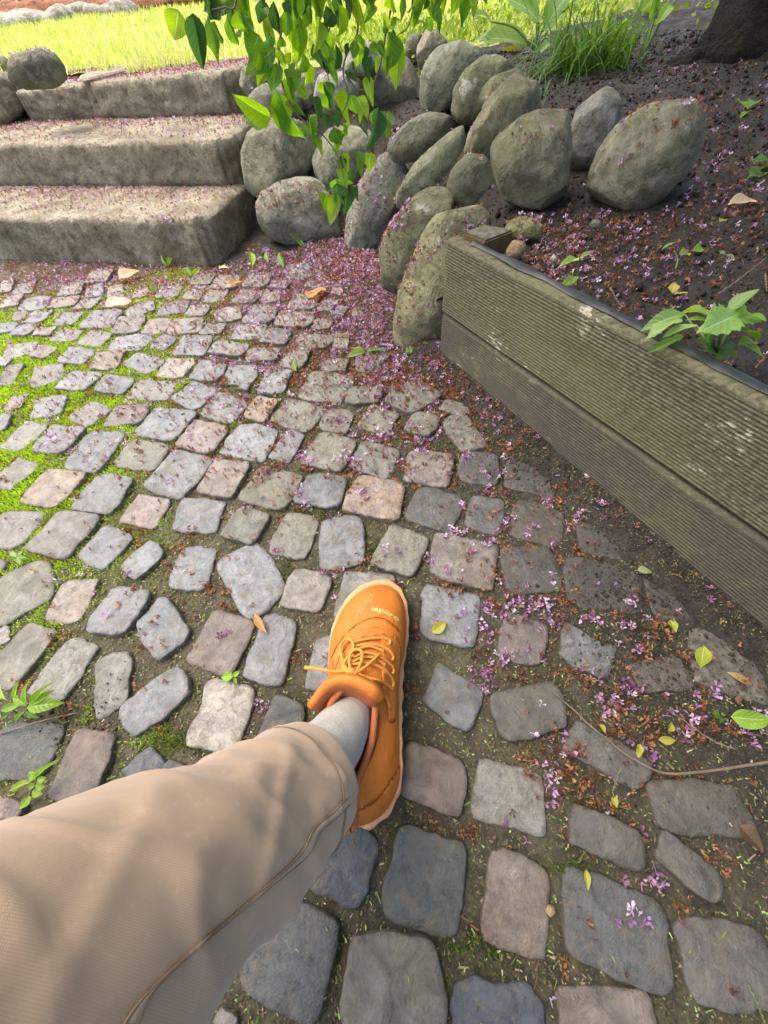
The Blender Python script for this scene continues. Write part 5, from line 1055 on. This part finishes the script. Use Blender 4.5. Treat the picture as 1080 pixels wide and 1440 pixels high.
def soup_leaves(cen, nrm_j, size, col, r_):
    n = len(cen); y = r_.normal(size=(n, 3)) * nrm_j + np.array([0, 0, -.5]); y /= np.linalg.norm(y, axis=1)[:, None]; q = r_.normal(size=(n, 3)); x = np.cross(y, q); x /= np.linalg.norm(x, axis=1)[:, None]
    L = size * r_.uniform(.7, 1.25, n)[:, None]; W2 = L * .36; z = np.cross(x, y) * L * .12
    V = np.stack([cen, cen + y * L * .45 + x * W2 + z, cen + y * L, cen + y * L * .45 - x * W2 + z], 1).reshape(-1, 3); k = np.arange(n)[:, None] * 4
    T = np.concatenate([k + [0, 1, 2], k + [0, 2, 3]]); C = np.repeat(col * r_.uniform(.6, 1.35, (n, 1)), 4, 0); return V, T, C
r2 = np.random.default_rng(5); cl = []
for _ in range(430):
    a = r2.uniform(0, 6.283); rr_ = math.sqrt(r2.random()); c = np.array([1.2 + 2.0 * rr_ * math.cos(a), .75 + 2.6 * rr_ * math.sin(a), 2.75 + r2.uniform(-.55, .8) * (1.1 - .5 * rr_)]); cl.append(c + r2.normal(size=(48, 3)) * [.2, .2, .14])
cen = np.concatenate(cl); V, T, C = soup_leaves(cen - tb, 1.0, .085, np.array([.06, .12, .025]), r2)
obj('crown', fast_mesh('crown', V, T, [M['grass']], C), tree)
# ------------------------------------------------------------------ things at the far side of the lawn
for i, (x, y, w_) in enumerate(((30, 30, .5), (58, 27, .34), (84, 25, .3), (112, 19, .34), (136, 19, .26), (165, 16, .4), (0, 34, .5))):
    b = G(x, y, .43); v = ICO3_V * [w_ * .5, .12, .07]; v = v + np.array([[.03 * mnoise.noise((q[0] * 5 + i, q[1] * 5, q[2] * 5)) for _ in range(3)] for q in v])
    lab = ['second', 'third', 'fourth', 'fifth', 'sixth', 'rightmost', 'leftmost'][i] + ' pale edging rock along the far side of the lawn'
    obj('edging_rock', mesh('edging_rock', v, ICO3_F, [M['boulder']]), loc=b, label=lab if i > 4 else lab.replace('pale', 'pale') + ', counted from the left', cat='rock', group='edging rocks beyond the lawn', color=(.34, .30, .25))
fb = G(60, 12, .42); fence = obj('wooden_fence', None, loc=(fb[0], fb[1] + .8, .42), label='reddish wooden slat fence far beyond the lawn, top left', cat='fence')
sm_ = mesh('slat', [(a, b, c) for a in (-.045, .045) for b in (-.01, .01) for c in (0, 1.1)], [(0, 1, 3, 2), (4, 6, 7, 5), (0, 4, 5, 1), (2, 3, 7, 6), (1, 5, 7, 3), (0, 2, 6, 4)], [m_plain('red_fence_wood', (.30, .16, .09), .8, .3, .35, 3)], smooth=False)
for i in range(46): o = obj('slat', sm_, fence, (-3.2 + i * .115, .45 * (i - 23) * .02 + rnd.uniform(-.01, .01), rnd.uniform(-.04, .03)))
for z in (.3, .85): obj('rail', mesh('rail', [(a, b + a * .078, c) for a in (-3.3, 2.1) for b in (.03, .07) for c in (z, z + .07)], [(0, 1, 3, 2), (4, 6, 7, 5), (0, 4, 5, 1), (2, 3, 7, 6), (1, 5, 7, 3), (0, 2, 6, 4)], [sm_.materials[0]], smooth=False), fence)
mul = G(190, 8, .44); v = ICO_V * [2.6, .35, .10]; v = v + np.array([[0, 0, .05 * mnoise.noise((q[0] * 3, q[1] * 6, 1)) + .03 * mnoise.noise((q[0] * 13, q[1] * 16, 1))] for q in v])
obj('mulch_bed', mesh('mulch_bed', v, ICO_F, [m_plain('red_mulch', (.26, .12, .07), .9, .2, .5, 14, .9, .03)]), loc=mul, kind='structure')
# flagstones set in the turf behind the topmost step
for i, (pp, lab) in enumerate(((('108 104 150 92 205 80 215 84 170 97 115 110'), 'long grey flagstone in the turf behind the topmost step, left'), ('218 84 228 76 268 72 280 78 262 86 226 90', 'grey flagstone in the turf behind the topmost step, right'), ('226 73 240 66 275 62 285 68 250 73', 'farther grey flagstone in the turf beyond the topmost step'))):
    q = np.array(list(map(float, pp.split()))).reshape(-1, 2); P_ = np.array([G(x, y, .375)[:2] for x, y in q]); c = P_.mean(0); P_ = chaikin(P_, 2); n = len(P_)
    V = [(p[0] - c[0], p[1] - c[1], z) for z in (-.06, -.002) for p in P_] + [(.93 * (p[0] - c[0]), .93 * (p[1] - c[1]), .003) for p in P_]
    ar = .5 * np.sum(P_[:, 0] * np.roll(P_[:, 1], -1) - np.roll(P_[:, 0], -1) * P_[:, 1])
    Fs = [(k * n + i_, k * n + (i_ + 1) % n, (k + 1) * n + (i_ + 1) % n, (k + 1) * n + i_) for k in range(2) for i_ in range(n)] + [tuple(2 * n + i_ for i_ in range(n))]
    if ar < 0: Fs = [f_[::-1] for f_ in Fs]
    obj('flagstone', mesh('flagstone', V, Fs, [M['step']], smooth=False), loc=(c[0], c[1], float(raised_z(c[0], c[1]))), label=lab, cat='flagstone', group='flagstones in the lawn')
# ------------------------------------------------------------------ litter
DV = []; DF = []
for v, f in drop_parts + [(PV, PT.tolist()), (BV, BT.tolist()), (LV, LT.tolist())]:
    o = len(DV); DV.extend(np.asarray(v).tolist()); DF.extend([tuple(i + o for i in q) for q in f])
bvh = BVHTree.FromPolygons(DV, DF)
def drop(x, y, ztop=1.0):
    h = bvh.ray_cast(Vector((x, y, ztop)), Vector((0, 0, -1)))
    return (None, None) if h[0] is None else (np.array(h[0]), np.array(h[1]))
def blossom_data(r_, brown, lowpoly=False):
    """one four-petalled floret with its tube, about 12 mm across; or a withered one"""
    V = []; T = []
    npet = 4; cup = r_.uniform(.1, 1.2) if not brown else r_.uniform(.3, 1.9); tl = r_.uniform(.5, .9)
    for k in range(npet):
        if r_.random() < (.2 if brown else .16): continue
        a = k * math.pi / 2 + r_.uniform(-.25, .25); L = r_.uniform(.8, 1.1) * (1 if not brown else r_.uniform(.55, 1.0)); Wd = .36 * (r_.uniform(.75, 1.1) if not brown else r_.uniform(.5, 1.0)); cu = cup + r_.uniform(-.35, .35) * (2 if brown else 1)
        d = np.array([math.cos(a), math.sin(a), 0]); s = np.array([-math.sin(a), math.cos(a), 0]); z = np.array([0, 0, 1.]); n0 = len(V)
        def pt(t, u):
            rr = L * t; bend = cu * t; p = d * rr * math.cos(bend * .8) + z * rr * math.sin(bend * .8) + s * u * Wd * (.35 + 1.3 * t - .75 * t * t * (1 + .3 * t)) + z * abs(u) * (.18 + (.25 * r_.uniform(-1, 1) if brown else 0)); return p
        if lowpoly: V += [pt(.05, 0), pt(.65, 1), pt(1, 0), pt(.65, -1)]; T += [(n0, n0 + 1, n0 + 2), (n0, n0 + 2, n0 + 3)]
        else: V += [pt(.05, 0), pt(.4, .8), pt(.4, -.8), pt(.78, 1), pt(.75, 0), pt(.78, -1), pt(1, .4), pt(1, -.4)]; T += [tuple(n0 + i for i in q) for q in ((0, 1, 4), (0, 4, 2), (1, 3, 4), (2, 4, 5), (3, 6, 4), (4, 6, 7), (4, 7, 5))]
    V = [q + np.array([r_.gauss(0, .07), r_.gauss(0, .07), r_.gauss(0, .10)]) * (1.3 if brown else 1.0) for q in V]
    n0 = len(V); bx, by = r_.uniform(-.25, .25), r_.uniform(-.25, .25)
    for k in range(3): a = k * 2.094; V += [np.array([.13 * math.cos(a), .13 * math.sin(a), .02]), np.array([.09 * math.cos(a) + bx, .09 * math.sin(a) + by, -tl * (1.2 if not brown else .7)])]
    for k in range(3): a, b = n0 + 2 * k, n0 + 2 * ((k + 1) % 3); T += [(a, b, b + 1), (a, b + 1, a + 1)]
    return np.array(V), T
PUR = [(.36, .18, .35), (.48, .31, .47), (.29, .12, .26), (.58, .43, .56), (.37, .24, .45), (.48, .25, .35), (.66, .53, .64), (.20, .085, .16)]
BRO = [(.27, .105, .045), (.36, .16, .065), (.20, .08, .04), (.42, .22, .10), (.14, .062, .04), (.28, .13, .09)]
PRO = [[blossom_data(rnd, b, lp) for _ in range(14)] for b in (False, True) for lp in (False, True)]
pos = []     # x,y,brown
REG = [(250, 395, 190, 26, 1900, 3300), (80, 395, 90, 26, 800, 1300), (440, 425, 100, 50, 1900, 3600), (515, 400, 40, 45, 1000, 1500), (300, 500, 210, 55, 800, 2200), (460, 390, 60, 18, 500, 800), (530, 450, 30, 55, 800, 700), (560, 535, 55, 26, 260, 700), (640, 595, 70, 48, 260, 480), (350, 600, 210, 60, 420, 1300), (480, 640, 90, 50, 120, 420), (420, 358, 50, 10, 350, 400), (150, 480, 150, 45, 350, 700), (755, 730, 70, 60, 120, 220), (690, 820, 70, 50, 60, 160),
       (680, 880, 45, 45, 60, 70), (850, 850, 85, 55, 90, 190), (900, 1010, 95, 55, 70, 240), (790, 1050, 22, 30, 12, 60), (820, 1120, 50, 60, 20, 70), (900, 1200, 120, 80, 22, 45), (1000, 1230, 70, 60, 12, 22), (180, 740, 150, 90, 110, 400), (330, 850, 150, 90, 50, 170), (650, 1150, 100, 140, 12, 26), (850, 1410, 80, 40, 4, 5), (100, 560, 120, 60, 150, 330), (950, 940, 70, 50, 25, 40), (620, 690, 110, 60, 70, 110), (600, 770, 90, 40, 40, 70), (720, 930, 60, 40, 25, 40)]
for cx, cy, sx, sy, npu, nbr in REG:
    for br_, cnt in ((0, npu), (1, nbr)):
        k = 0; centers = [(rnd.gauss(cx, sx), rnd.gauss(cy, sy)) for _ in range(max(2, cnt // (14 if cy < 560 else 6)))]; centers = [q for q in centers if not (on_sett(*G(*q)[:2]) and rnd.random() < .7)] or centers
        while k < cnt:
            if rnd.random() < (.78 if cy > 560 else .5): q = rnd.choice(centers); s_ = 10 * max(.35, (q[1] - 150) / 900); x, y = q[0] + rnd.gauss(0, s_), q[1] + rnd.gauss(0, s_ * .7)
            else: x, y = rnd.gauss(cx, sx), rnd.gauss(cy, sy)
            k += 1
            if y < (366 if x < 345 else 338) or y > 1460: continue
            p = G(x, y)
            if dplank(p[0], p[1]) < .006 and p[1] < .87: continue
            if p[1] > 1.0 and p[0] > .14: continue
            if on_sett(p[0], p[1]) and rnd.random() < (.62 if y > 700 else .38): continue
            pos.append((p[0], p[1], br_, .6))
for s0, D_, Ln in (((-.505, 1.525), .33, 1.6), ((-.435, 1.838), .38, 1.6), ((-.43, 2.22), .3, 1.0)):       # treads
    for _ in range(3200):
        a, b = rnd.uniform(.01, Ln), rnd.uniform(.03, D_)
        if b < D_ * .55 and rnd.random() < .6: continue
        p = np.array(s0) + U[:2] * a + WV[:2] * b; pos.append((p[0], p[1], int(rnd.random() < .62), 1.0))
for cx, cy, sx, sy, n_ in ((790, 345, 70, 30, 620), (960, 320, 90, 40, 480), (1000, 250, 60, 40, 320), (700, 300, 40, 18, 150), (880, 420, 80, 35, 200), (1000, 150, 90, 60, 300), (1040, 500, 40, 40, 50), (820, 310, 60, 18, 200), (900, 120, 80, 40, 150)):   # raised bed
    for _ in range(n_):
        x, y = rnd.gauss(cx, sx), rnd.gauss(cy, sy); p = G(x, y, .275)
        if -dplank(p[0], p[1]) < .04 or p[1] > 2.3: continue
        pos.append((p[0], p[1], int(rnd.random() < .68), 1.0))
for _ in range(260):                                                # lodged among the boulders
    t = rnd.random(); a = BOUND[2 + int(t * 5)]; b = BOUND[3 + int(t * 5)]; u_ = rnd.random(); p = a + (b - a) * u_ + np.array([rnd.uniform(0, .25), rnd.uniform(0, .25)]); pos.append((p[0], p[1], int(rnd.random() < .5), 1.0))
placed = []
for x, y, br_, _ in pos:
    h, n = drop(x, y)
    if h is None or (n[2] < .35 and n[2] > -.35): continue
    if n[2] < 0: n = -n
    placed.append((h, n, br_))
placed.sort(key=lambda q: np.linalg.norm(q[0] - CAM))
acc = {0: [[], [], [], 0], 1: [[], [], [], 0]}; cnt = {0: 0, 1: 0}; MS = {}
for b in (0, 1):
    for i in range(14):
        for j, c in enumerate((PUR, BRO)[b]):
            v, t = PRO[2 * b][i]; MS[b, i, j] = None
LANDM = [(t, *G(x_, y_, z_)[:2]) for t, x_, y_, z_ in (('near the shoe toe', 540, 830, 0), ('near the shoe heel', 520, 1160, 0), ('near the long thin twig', 880, 1060, 0), ('near the bottom right corner', 960, 1380, 0), ('near the large slate cobble', 860, 1310, 0), ('near the foot of the timber wall', 840, 690, 0), ('near the left-edge weed', 40, 990, 0), ('near the plank-end boulder', 590, 500, 0), ('beside the leafy weed', 1000, 470, .26), ('near the timber post', 730, 350, .26), ('near the egg-shaped boulder', 930, 310, .28), ('right of the laces', 680, 920, 0), ('by the lime leaf below the wall', 988, 925, 0), ('near the dry curved leaf sliver', 370, 870, 0), ('in the mossy left part', 120, 700, 0), ('below the trouser leg', 480, 1330, 0), ('near the bottom tan cobble', 720, 1270, 0))]
for h, n, b in placed:
    size = rnd.uniform(.0045, .0080) * (1 if not b else .95) * (.92 if h[1] > .95 else 1); i = rnd.randrange(14); j = rnd.randrange(len((PUR, BRO)[b])); px, py = P2(h); infr = 0 < px < 1080 and 0 < py < 1440
    q = Vector(n).lerp(Vector((0, 0, 1)), .4).to_track_quat('Z', 'Y').to_matrix(); tilt = Matrix.Rotation(rnd.choice((rnd.gauss(0, .45), rnd.gauss(0, .45), rnd.uniform(.9, 2.6))), 3, 'X'); rot = q @ Matrix.Rotation(rnd.uniform(0, 6.283), 3, 'Z') @ tilt
    loc = h + np.array([0, 0, size * rnd.uniform(.3, .75)])
    if infr and cnt[b] < 300:
        cnt[b] += 1; key = (b, i, j)
        if MS[key] is None:
            v, t = PRO[2 * b][i]; c = np.array((PUR, BRO)[b][j]); cc = np.repeat(c[None], len(v), 0); nr = np.hypot(v[:, 0], v[:, 1]); cc = cc * (.75 + .35 * np.clip(nr, 0, 1))[:, None]
            MS[key] = mesh('withered_blossom' if b else 'lilac_blossom', v, t, [M['petal']], colors=cc)
        tone = (('russet', 'orange-brown', 'dark brown', 'light tan-brown', 'blackish brown', 'rosy brown') if b else ('purple', 'lavender', 'deep purple', 'pale lilac', 'violet', 'pinkish', 'whitish lilac', 'dark plum'))[j]
        where = 'on the raised bed' if dplank(h[0], h[1]) < 0 else ('on a cobble' if on_sett(h[0], h[1]) else 'in the joints')
        lm = min(LANDM, key=lambda q: (q[1] - h[0]) ** 2 + (q[2] - h[1]) ** 2)[0]
        o = obj('withered_blossom' if b else 'lilac_blossom', MS[key], label=f'{tone} withered floret {where}, {lm}' if b else f'{tone} fallen floret {where}, {lm}', cat='blossom', group='withered brown florets' if b else 'fallen purple florets')
        o.matrix_world = Matrix.Translation(Vector(loc)) @ rot.to_4x4() @ Matrix.Scale(size, 4)
    else:
        v, t = PRO[2 * b + 1][i]; A = acc[b]; wv_ = (np.array(rot) @ (v * size).T).T + loc; A[0].append(wv_); A[1].append(np.array(t) + A[3]); A[2].append(np.repeat(np.array((PUR, BRO)[b][j])[None], len(v), 0)); A[3] += len(v)
for b, nm, lab in ((0, 'purple_floret_carpet', 'far scatter of tiny purple lilac florets on steps, cobbles and bed'), (1, 'withered_floret_carpet', 'far scatter of tiny brown withered florets on steps, cobbles and bed')):
    A = acc[b]; obj(nm, fast_mesh(nm, np.concatenate(A[0]), np.concatenate(A[1]), [M['petal']], np.concatenate(A[2])), kind='stuff', label=lab, cat='blossoms')
# ------------------------------------------------------------------ moss, joint debris, soil crumbs, turf
def sample_joint(n, x0, x1, y0, y1, pf):
    x = rng.uniform(x0, x1, n); y = rng.uniform(y0, y1, n); k = (~on_sett(x, y)) & (rng.random(n) < pf(x, y)) & (dplank(x, y) > .004); return x[k], y[k]
MP = [(430, 722, 40, 14), (492, 695, 22, 18), (400, 800, 10, 35), (310, 1010, 26, 22), (250, 1042, 30, 14), (520, 772, 14, 10), (66, 880, 16, 34), (50, 900, 10, 20), (788, 1096, 9, 14), (215, 1035, 26, 14), (305, 615, 20, 30), (350, 590, 30, 14), (360, 540, 20, 20), (190, 640, 40, 12), (560, 1220, 12, 40), (470, 1350, 10, 40), (640, 1330, 40, 16), (790, 1220, 30, 14), (240, 385, 26, 7), (30, 372, 30, 6), (345, 470, 20, 14), (545, 700, 12, 14), (120, 1010, 10, 20), (440, 590, 16, 16), (270, 545, 30, 12), (395, 560, 16, 16), (705, 1250, 10, 40), (160, 1350, 40, 40), (690, 1330, 30, 20), (235, 980, 16, 20), (870, 1290, 20, 10)]
def moss_p(x, y):
    m = moss_amt(x, y)
    for cx, cy, sx, sy in MP:
        c = G(cx, cy); ex = abs(G(cx + sx, cy)[0] - c[0]); ey = abs(G(cx, cy + sy)[1] - c[1]); m = m + .9 * np.exp(-((x - c[0]) / ex) ** 2 - ((y - c[1]) / ey) ** 2)
    m = m + .22 * np.clip(3 * fbm(x, y, 9, 3, 14) + .1, 0, 1) * (1 - .7 * mud(x, y)) * sstep(1.5, 1.0, y)
    return np.clip(m * (.35 + 1.6 * np.clip(fbm(x, y, 28, 3, 6) + .35, 0, 1)), 0, 1)
x, y = sample_joint(900000, -1.75, .6, -.35, 1.62, moss_p)
dens = moss_p(x, y); z = patio_z(x, y); n = len(x); r3 = np.random.default_rng(8)
cush = .002 + .010 * dens * np.clip(fbm(x, y, 40, 3, 12) + .5, 0, 1)
base = np.stack([x, y, z + cush * r3.random(n) * .8], 1); a = r3.uniform(0, 6.283, n); L = r3.uniform(.003, .0075, n); lean = r3.uniform(.2, 1.2, n)
d = np.stack([np.cos(a) * lean * .6, np.sin(a) * lean * .6, np.ones(n)], 1); d /= np.linalg.norm(d, axis=1)[:, None]; s = np.stack([-np.sin(a), np.cos(a), np.zeros(n)], 1); wd = r3.uniform(.0008, .0017, n)[:, None]
V = np.stack([base - s * wd, base + s * wd, base + d * L[:, None]], 1).reshape(-1, 3); T = np.arange(3 * n).reshape(-1, 3)
lit = sstep(-.15, -.6, x)[:, None]; c0 = np.array([.075, .12, .018]) * (1 - lit) + np.array([.30, .46, .03]) * lit; C = c0 * r3.uniform(.55, 1.4, (n, 1)) * np.array([1, 1, 1]); C = C * (.8 + .5 * vnoise(x, y, 25, 3)[:, None]); C = np.repeat(C, 3, 0); C[2::3] *= 1.25  # moss colour brightened towards the left as if lit there
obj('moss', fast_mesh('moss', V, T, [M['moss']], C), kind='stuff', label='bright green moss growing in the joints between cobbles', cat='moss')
# dry bits in the joints
x, y = sample_joint(190000, -1.7, .62, -.35, 1.6, lambda x, y: .25 + .6 * sstep(.95, .4, y)); n = len(x); r3 = np.random.default_rng(9)
xs_, ys_ = r3.uniform(-1.2, .6, 2500), r3.uniform(-.3, 1.5, 2500); k = dplank(xs_, ys_) > .005; x = np.r_[x, xs_[k]]; y = np.r_[y, ys_[k]]; n = len(x)
z = np.where(on_sett(x, y), .004, patio_z(x, y) + .0015); a = r3.uniform(0, 6.283, n); L = r3.uniform(.0008, .0045, n) * np.where(r3.random(n) < .08, 2.4, 1); wd = r3.uniform(.0003, .0011, n)
d = np.stack([np.cos(a), np.sin(a), r3.uniform(-.3, .5, n)], 1) * L[:, None]; s = np.stack([-np.sin(a), np.cos(a), r3.uniform(-.5, .5, n)], 1) * wd[:, None]; b = np.stack([x, y, z], 1)
V = np.stack([b - s, b + s, b + d + s * .5, b + d - s * .5], 1).reshape(-1, 3); k = np.arange(n)[:, None] * 4; T = np.concatenate([k + [0, 1, 2], k + [0, 2, 3]])
pal = np.array([(.20, .15, .08), (.30, .24, .14), (.10, .07, .045), (.16, .17, .06), (.40, .34, .22), (.14, .20, .05), (.07, .05, .035), (.22, .10, .05), (.25, .42, .08)]); C = np.repeat(pal[r3.choice(9, n, p=[.17, .09, .23, .15, .03, .12, .12, .04, .05])] * r3.uniform(.7, 1.2, (n, 1)), 4, 0)
obj('joint_debris', fast_mesh('joint_debris', V, T, [M['debris']], C), kind='stuff', label='dry chaff and moss bits littering the joints', cat='debris')
# soil crumbs
oc = np.array([(1, 0, 0), (0, 1, 0), (-1, 0, 0), (0, -1, 0), (0, 0, 1), (0, 0, -.6)]); of = np.array([(0, 1, 4), (1, 2, 4), (2, 3, 4), (3, 0, 4), (1, 0, 5), (2, 1, 5), (3, 2, 5), (0, 3, 5)])
def crumbs(name, P_, sz, col, label):
    n = len(P_); V = (oc[None] * r3.uniform(.55, 1.25, (n, 6, 1)) * sz[:, None, None]) @ np.eye(3) + P_[:, None]; T = (of[None] + 6 * np.arange(n)[:, None, None]).reshape(-1, 3)
    obj(name, fast_mesh(name, V.reshape(-1, 3), T, [M['debris']], np.repeat(col * r3.uniform(.6, 1.4, (n, 1)), 6, 0)), kind='stuff', label=label, cat='soil')
s = r3.uniform(-.02, 1.3, 9000); dd = np.abs(r3.normal(0, .035, 9000)) + .004; P_ = A2 + np.outer(s, TP) + np.outer(dd, NP_); e = [(r3.normal(G(cx, cy)[0], sx, m_), r3.normal(G(cx, cy)[1], sy, m_)) for cx, cy, sx, sy, m_ in ((740, 650, .04, .03, 700), (880, 830, .05, .03, 900), (960, 1000, .06, .04, 700), (520, 540, .05, .02, 200), (470, 520, .03, .02, 60), (120, 1010, .03, .02, 300), (900, 930, .06, .03, 600), (560, 510, .04, .03, 500))]
px = np.r_[P_[:, 0], np.concatenate([q[0] for q in e])]; py = np.r_[P_[:, 1], np.concatenate([q[1] for q in e])]; k = dplank(px, py) > .002; px, py = px[k], py[k]
crumbs('soil_crumbs', np.stack([px, py, np.maximum(patio_z(px, py), np.where(on_sett(px, py), .001, -1)) + .001], 1), r3.gamma(1.3, .0006, len(px)) + .0003, np.array([.05, .038, .028]), 'loose dark soil crumbs along the foot of the timber wall')
px, py = r3.uniform(.1, 1.9, 26000), r3.uniform(-.2, 2.2, 26000); k = (-dplank(px, py) > .045); px, py = px[k], py[k]
crumbs('bed_crumbs', np.stack([px, py, raised_z(px, py) + .001], 1), r3.gamma(1.3, .0014, len(px)) + .0006, np.array([.020, .014, .010]), 'loose dark soil crumbs covering the raised bed')
# turf blades
def turf(name, n, xr, yr, L0, cols, label, pf, seed, clumpy=True):
    r4 = np.random.default_rng(seed); x = r4.uniform(*xr, n); y = yr[0] + (yr[1] - yr[0]) * r4.random(n) ** 1.7; k = pf(x, y) & (r4.random(n) < np.clip(.4 + 1.6 * fbm(x, y, 4, 3, 2) + .3, .1, 1)); x, y = x[k], y[k]; n = len(x)
    z = raised_z(x, y); a = r4.uniform(0, 6.283, n); L = L0 * r4.uniform(.5, 1.4, n); ln = r4.uniform(.1, .9, n); d = np.stack([np.cos(a) * ln, np.sin(a) * ln, np.ones(n)], 1) * L[:, None]; s = np.stack([-np.sin(a), np.cos(a), 0 * a], 1) * (r4.uniform(.0015, .003, n) * (1 + .25 * np.clip(y - 3, 0, 6)))[:, None]; b = np.stack([x, y, z - .004], 1); m_ = b + d * .55; t = b + d * [1.25, 1.25, .92]
    V = np.stack([b - s, b + s, m_ + s * .7, m_ - s * .7, t], 1).reshape(-1, 3); k = np.arange(n)[:, None] * 5; T = np.concatenate([k + [0, 1, 2], k + [0, 2, 3], k + [3, 2, 4]]); C = np.repeat(np.array(cols)[r4.integers(0, len(cols), n)] * r4.uniform(.7, 1.3, (n, 1)), 5, 0)
    obj(name, fast_mesh(name, V, T, [M['grass']], C), kind='stuff', label=label, cat='grass')
inr = lambda x, y: raised(x, y) & is_lawn(x, y) & (y > 2.5)
turf('lawn_grass', 110000, (-6, 2.4), (2.45, 9), .05, [(.38, .46, .11), (.44, .49, .15), (.31, .41, .08), (.50, .48, .22)], 'short bright lawn grass beyond the steps', inr, 1)
# low ground cover leaves on the slope behind the crest
r4 = np.random.default_rng(12); n = 5200; x = r4.uniform(-.3, 1.9, n); y = r4.uniform(1.85, 3.4, n); k = (fbm(x, y, 5, 3, 7) > -.06) & (is_lawn(x, y) | (fbm(x, y, 7, 2, 3) > .1)) & (y > 2.0 - .1 * x); x, y = x[k], y[k]
c = np.stack([x, y, raised_z(x, y) + r4.uniform(.01, .05, len(x))], 1); V, T, C = soup_leaves(c, 1.2, .028, np.array([.22, .31, .05]), r4); obj('ground_cover', fast_mesh('ground_cover', V, T, [M['grass']], C), kind='stuff', label='low yellow-green leafy ground cover behind the boulder crest', cat='ground cover')
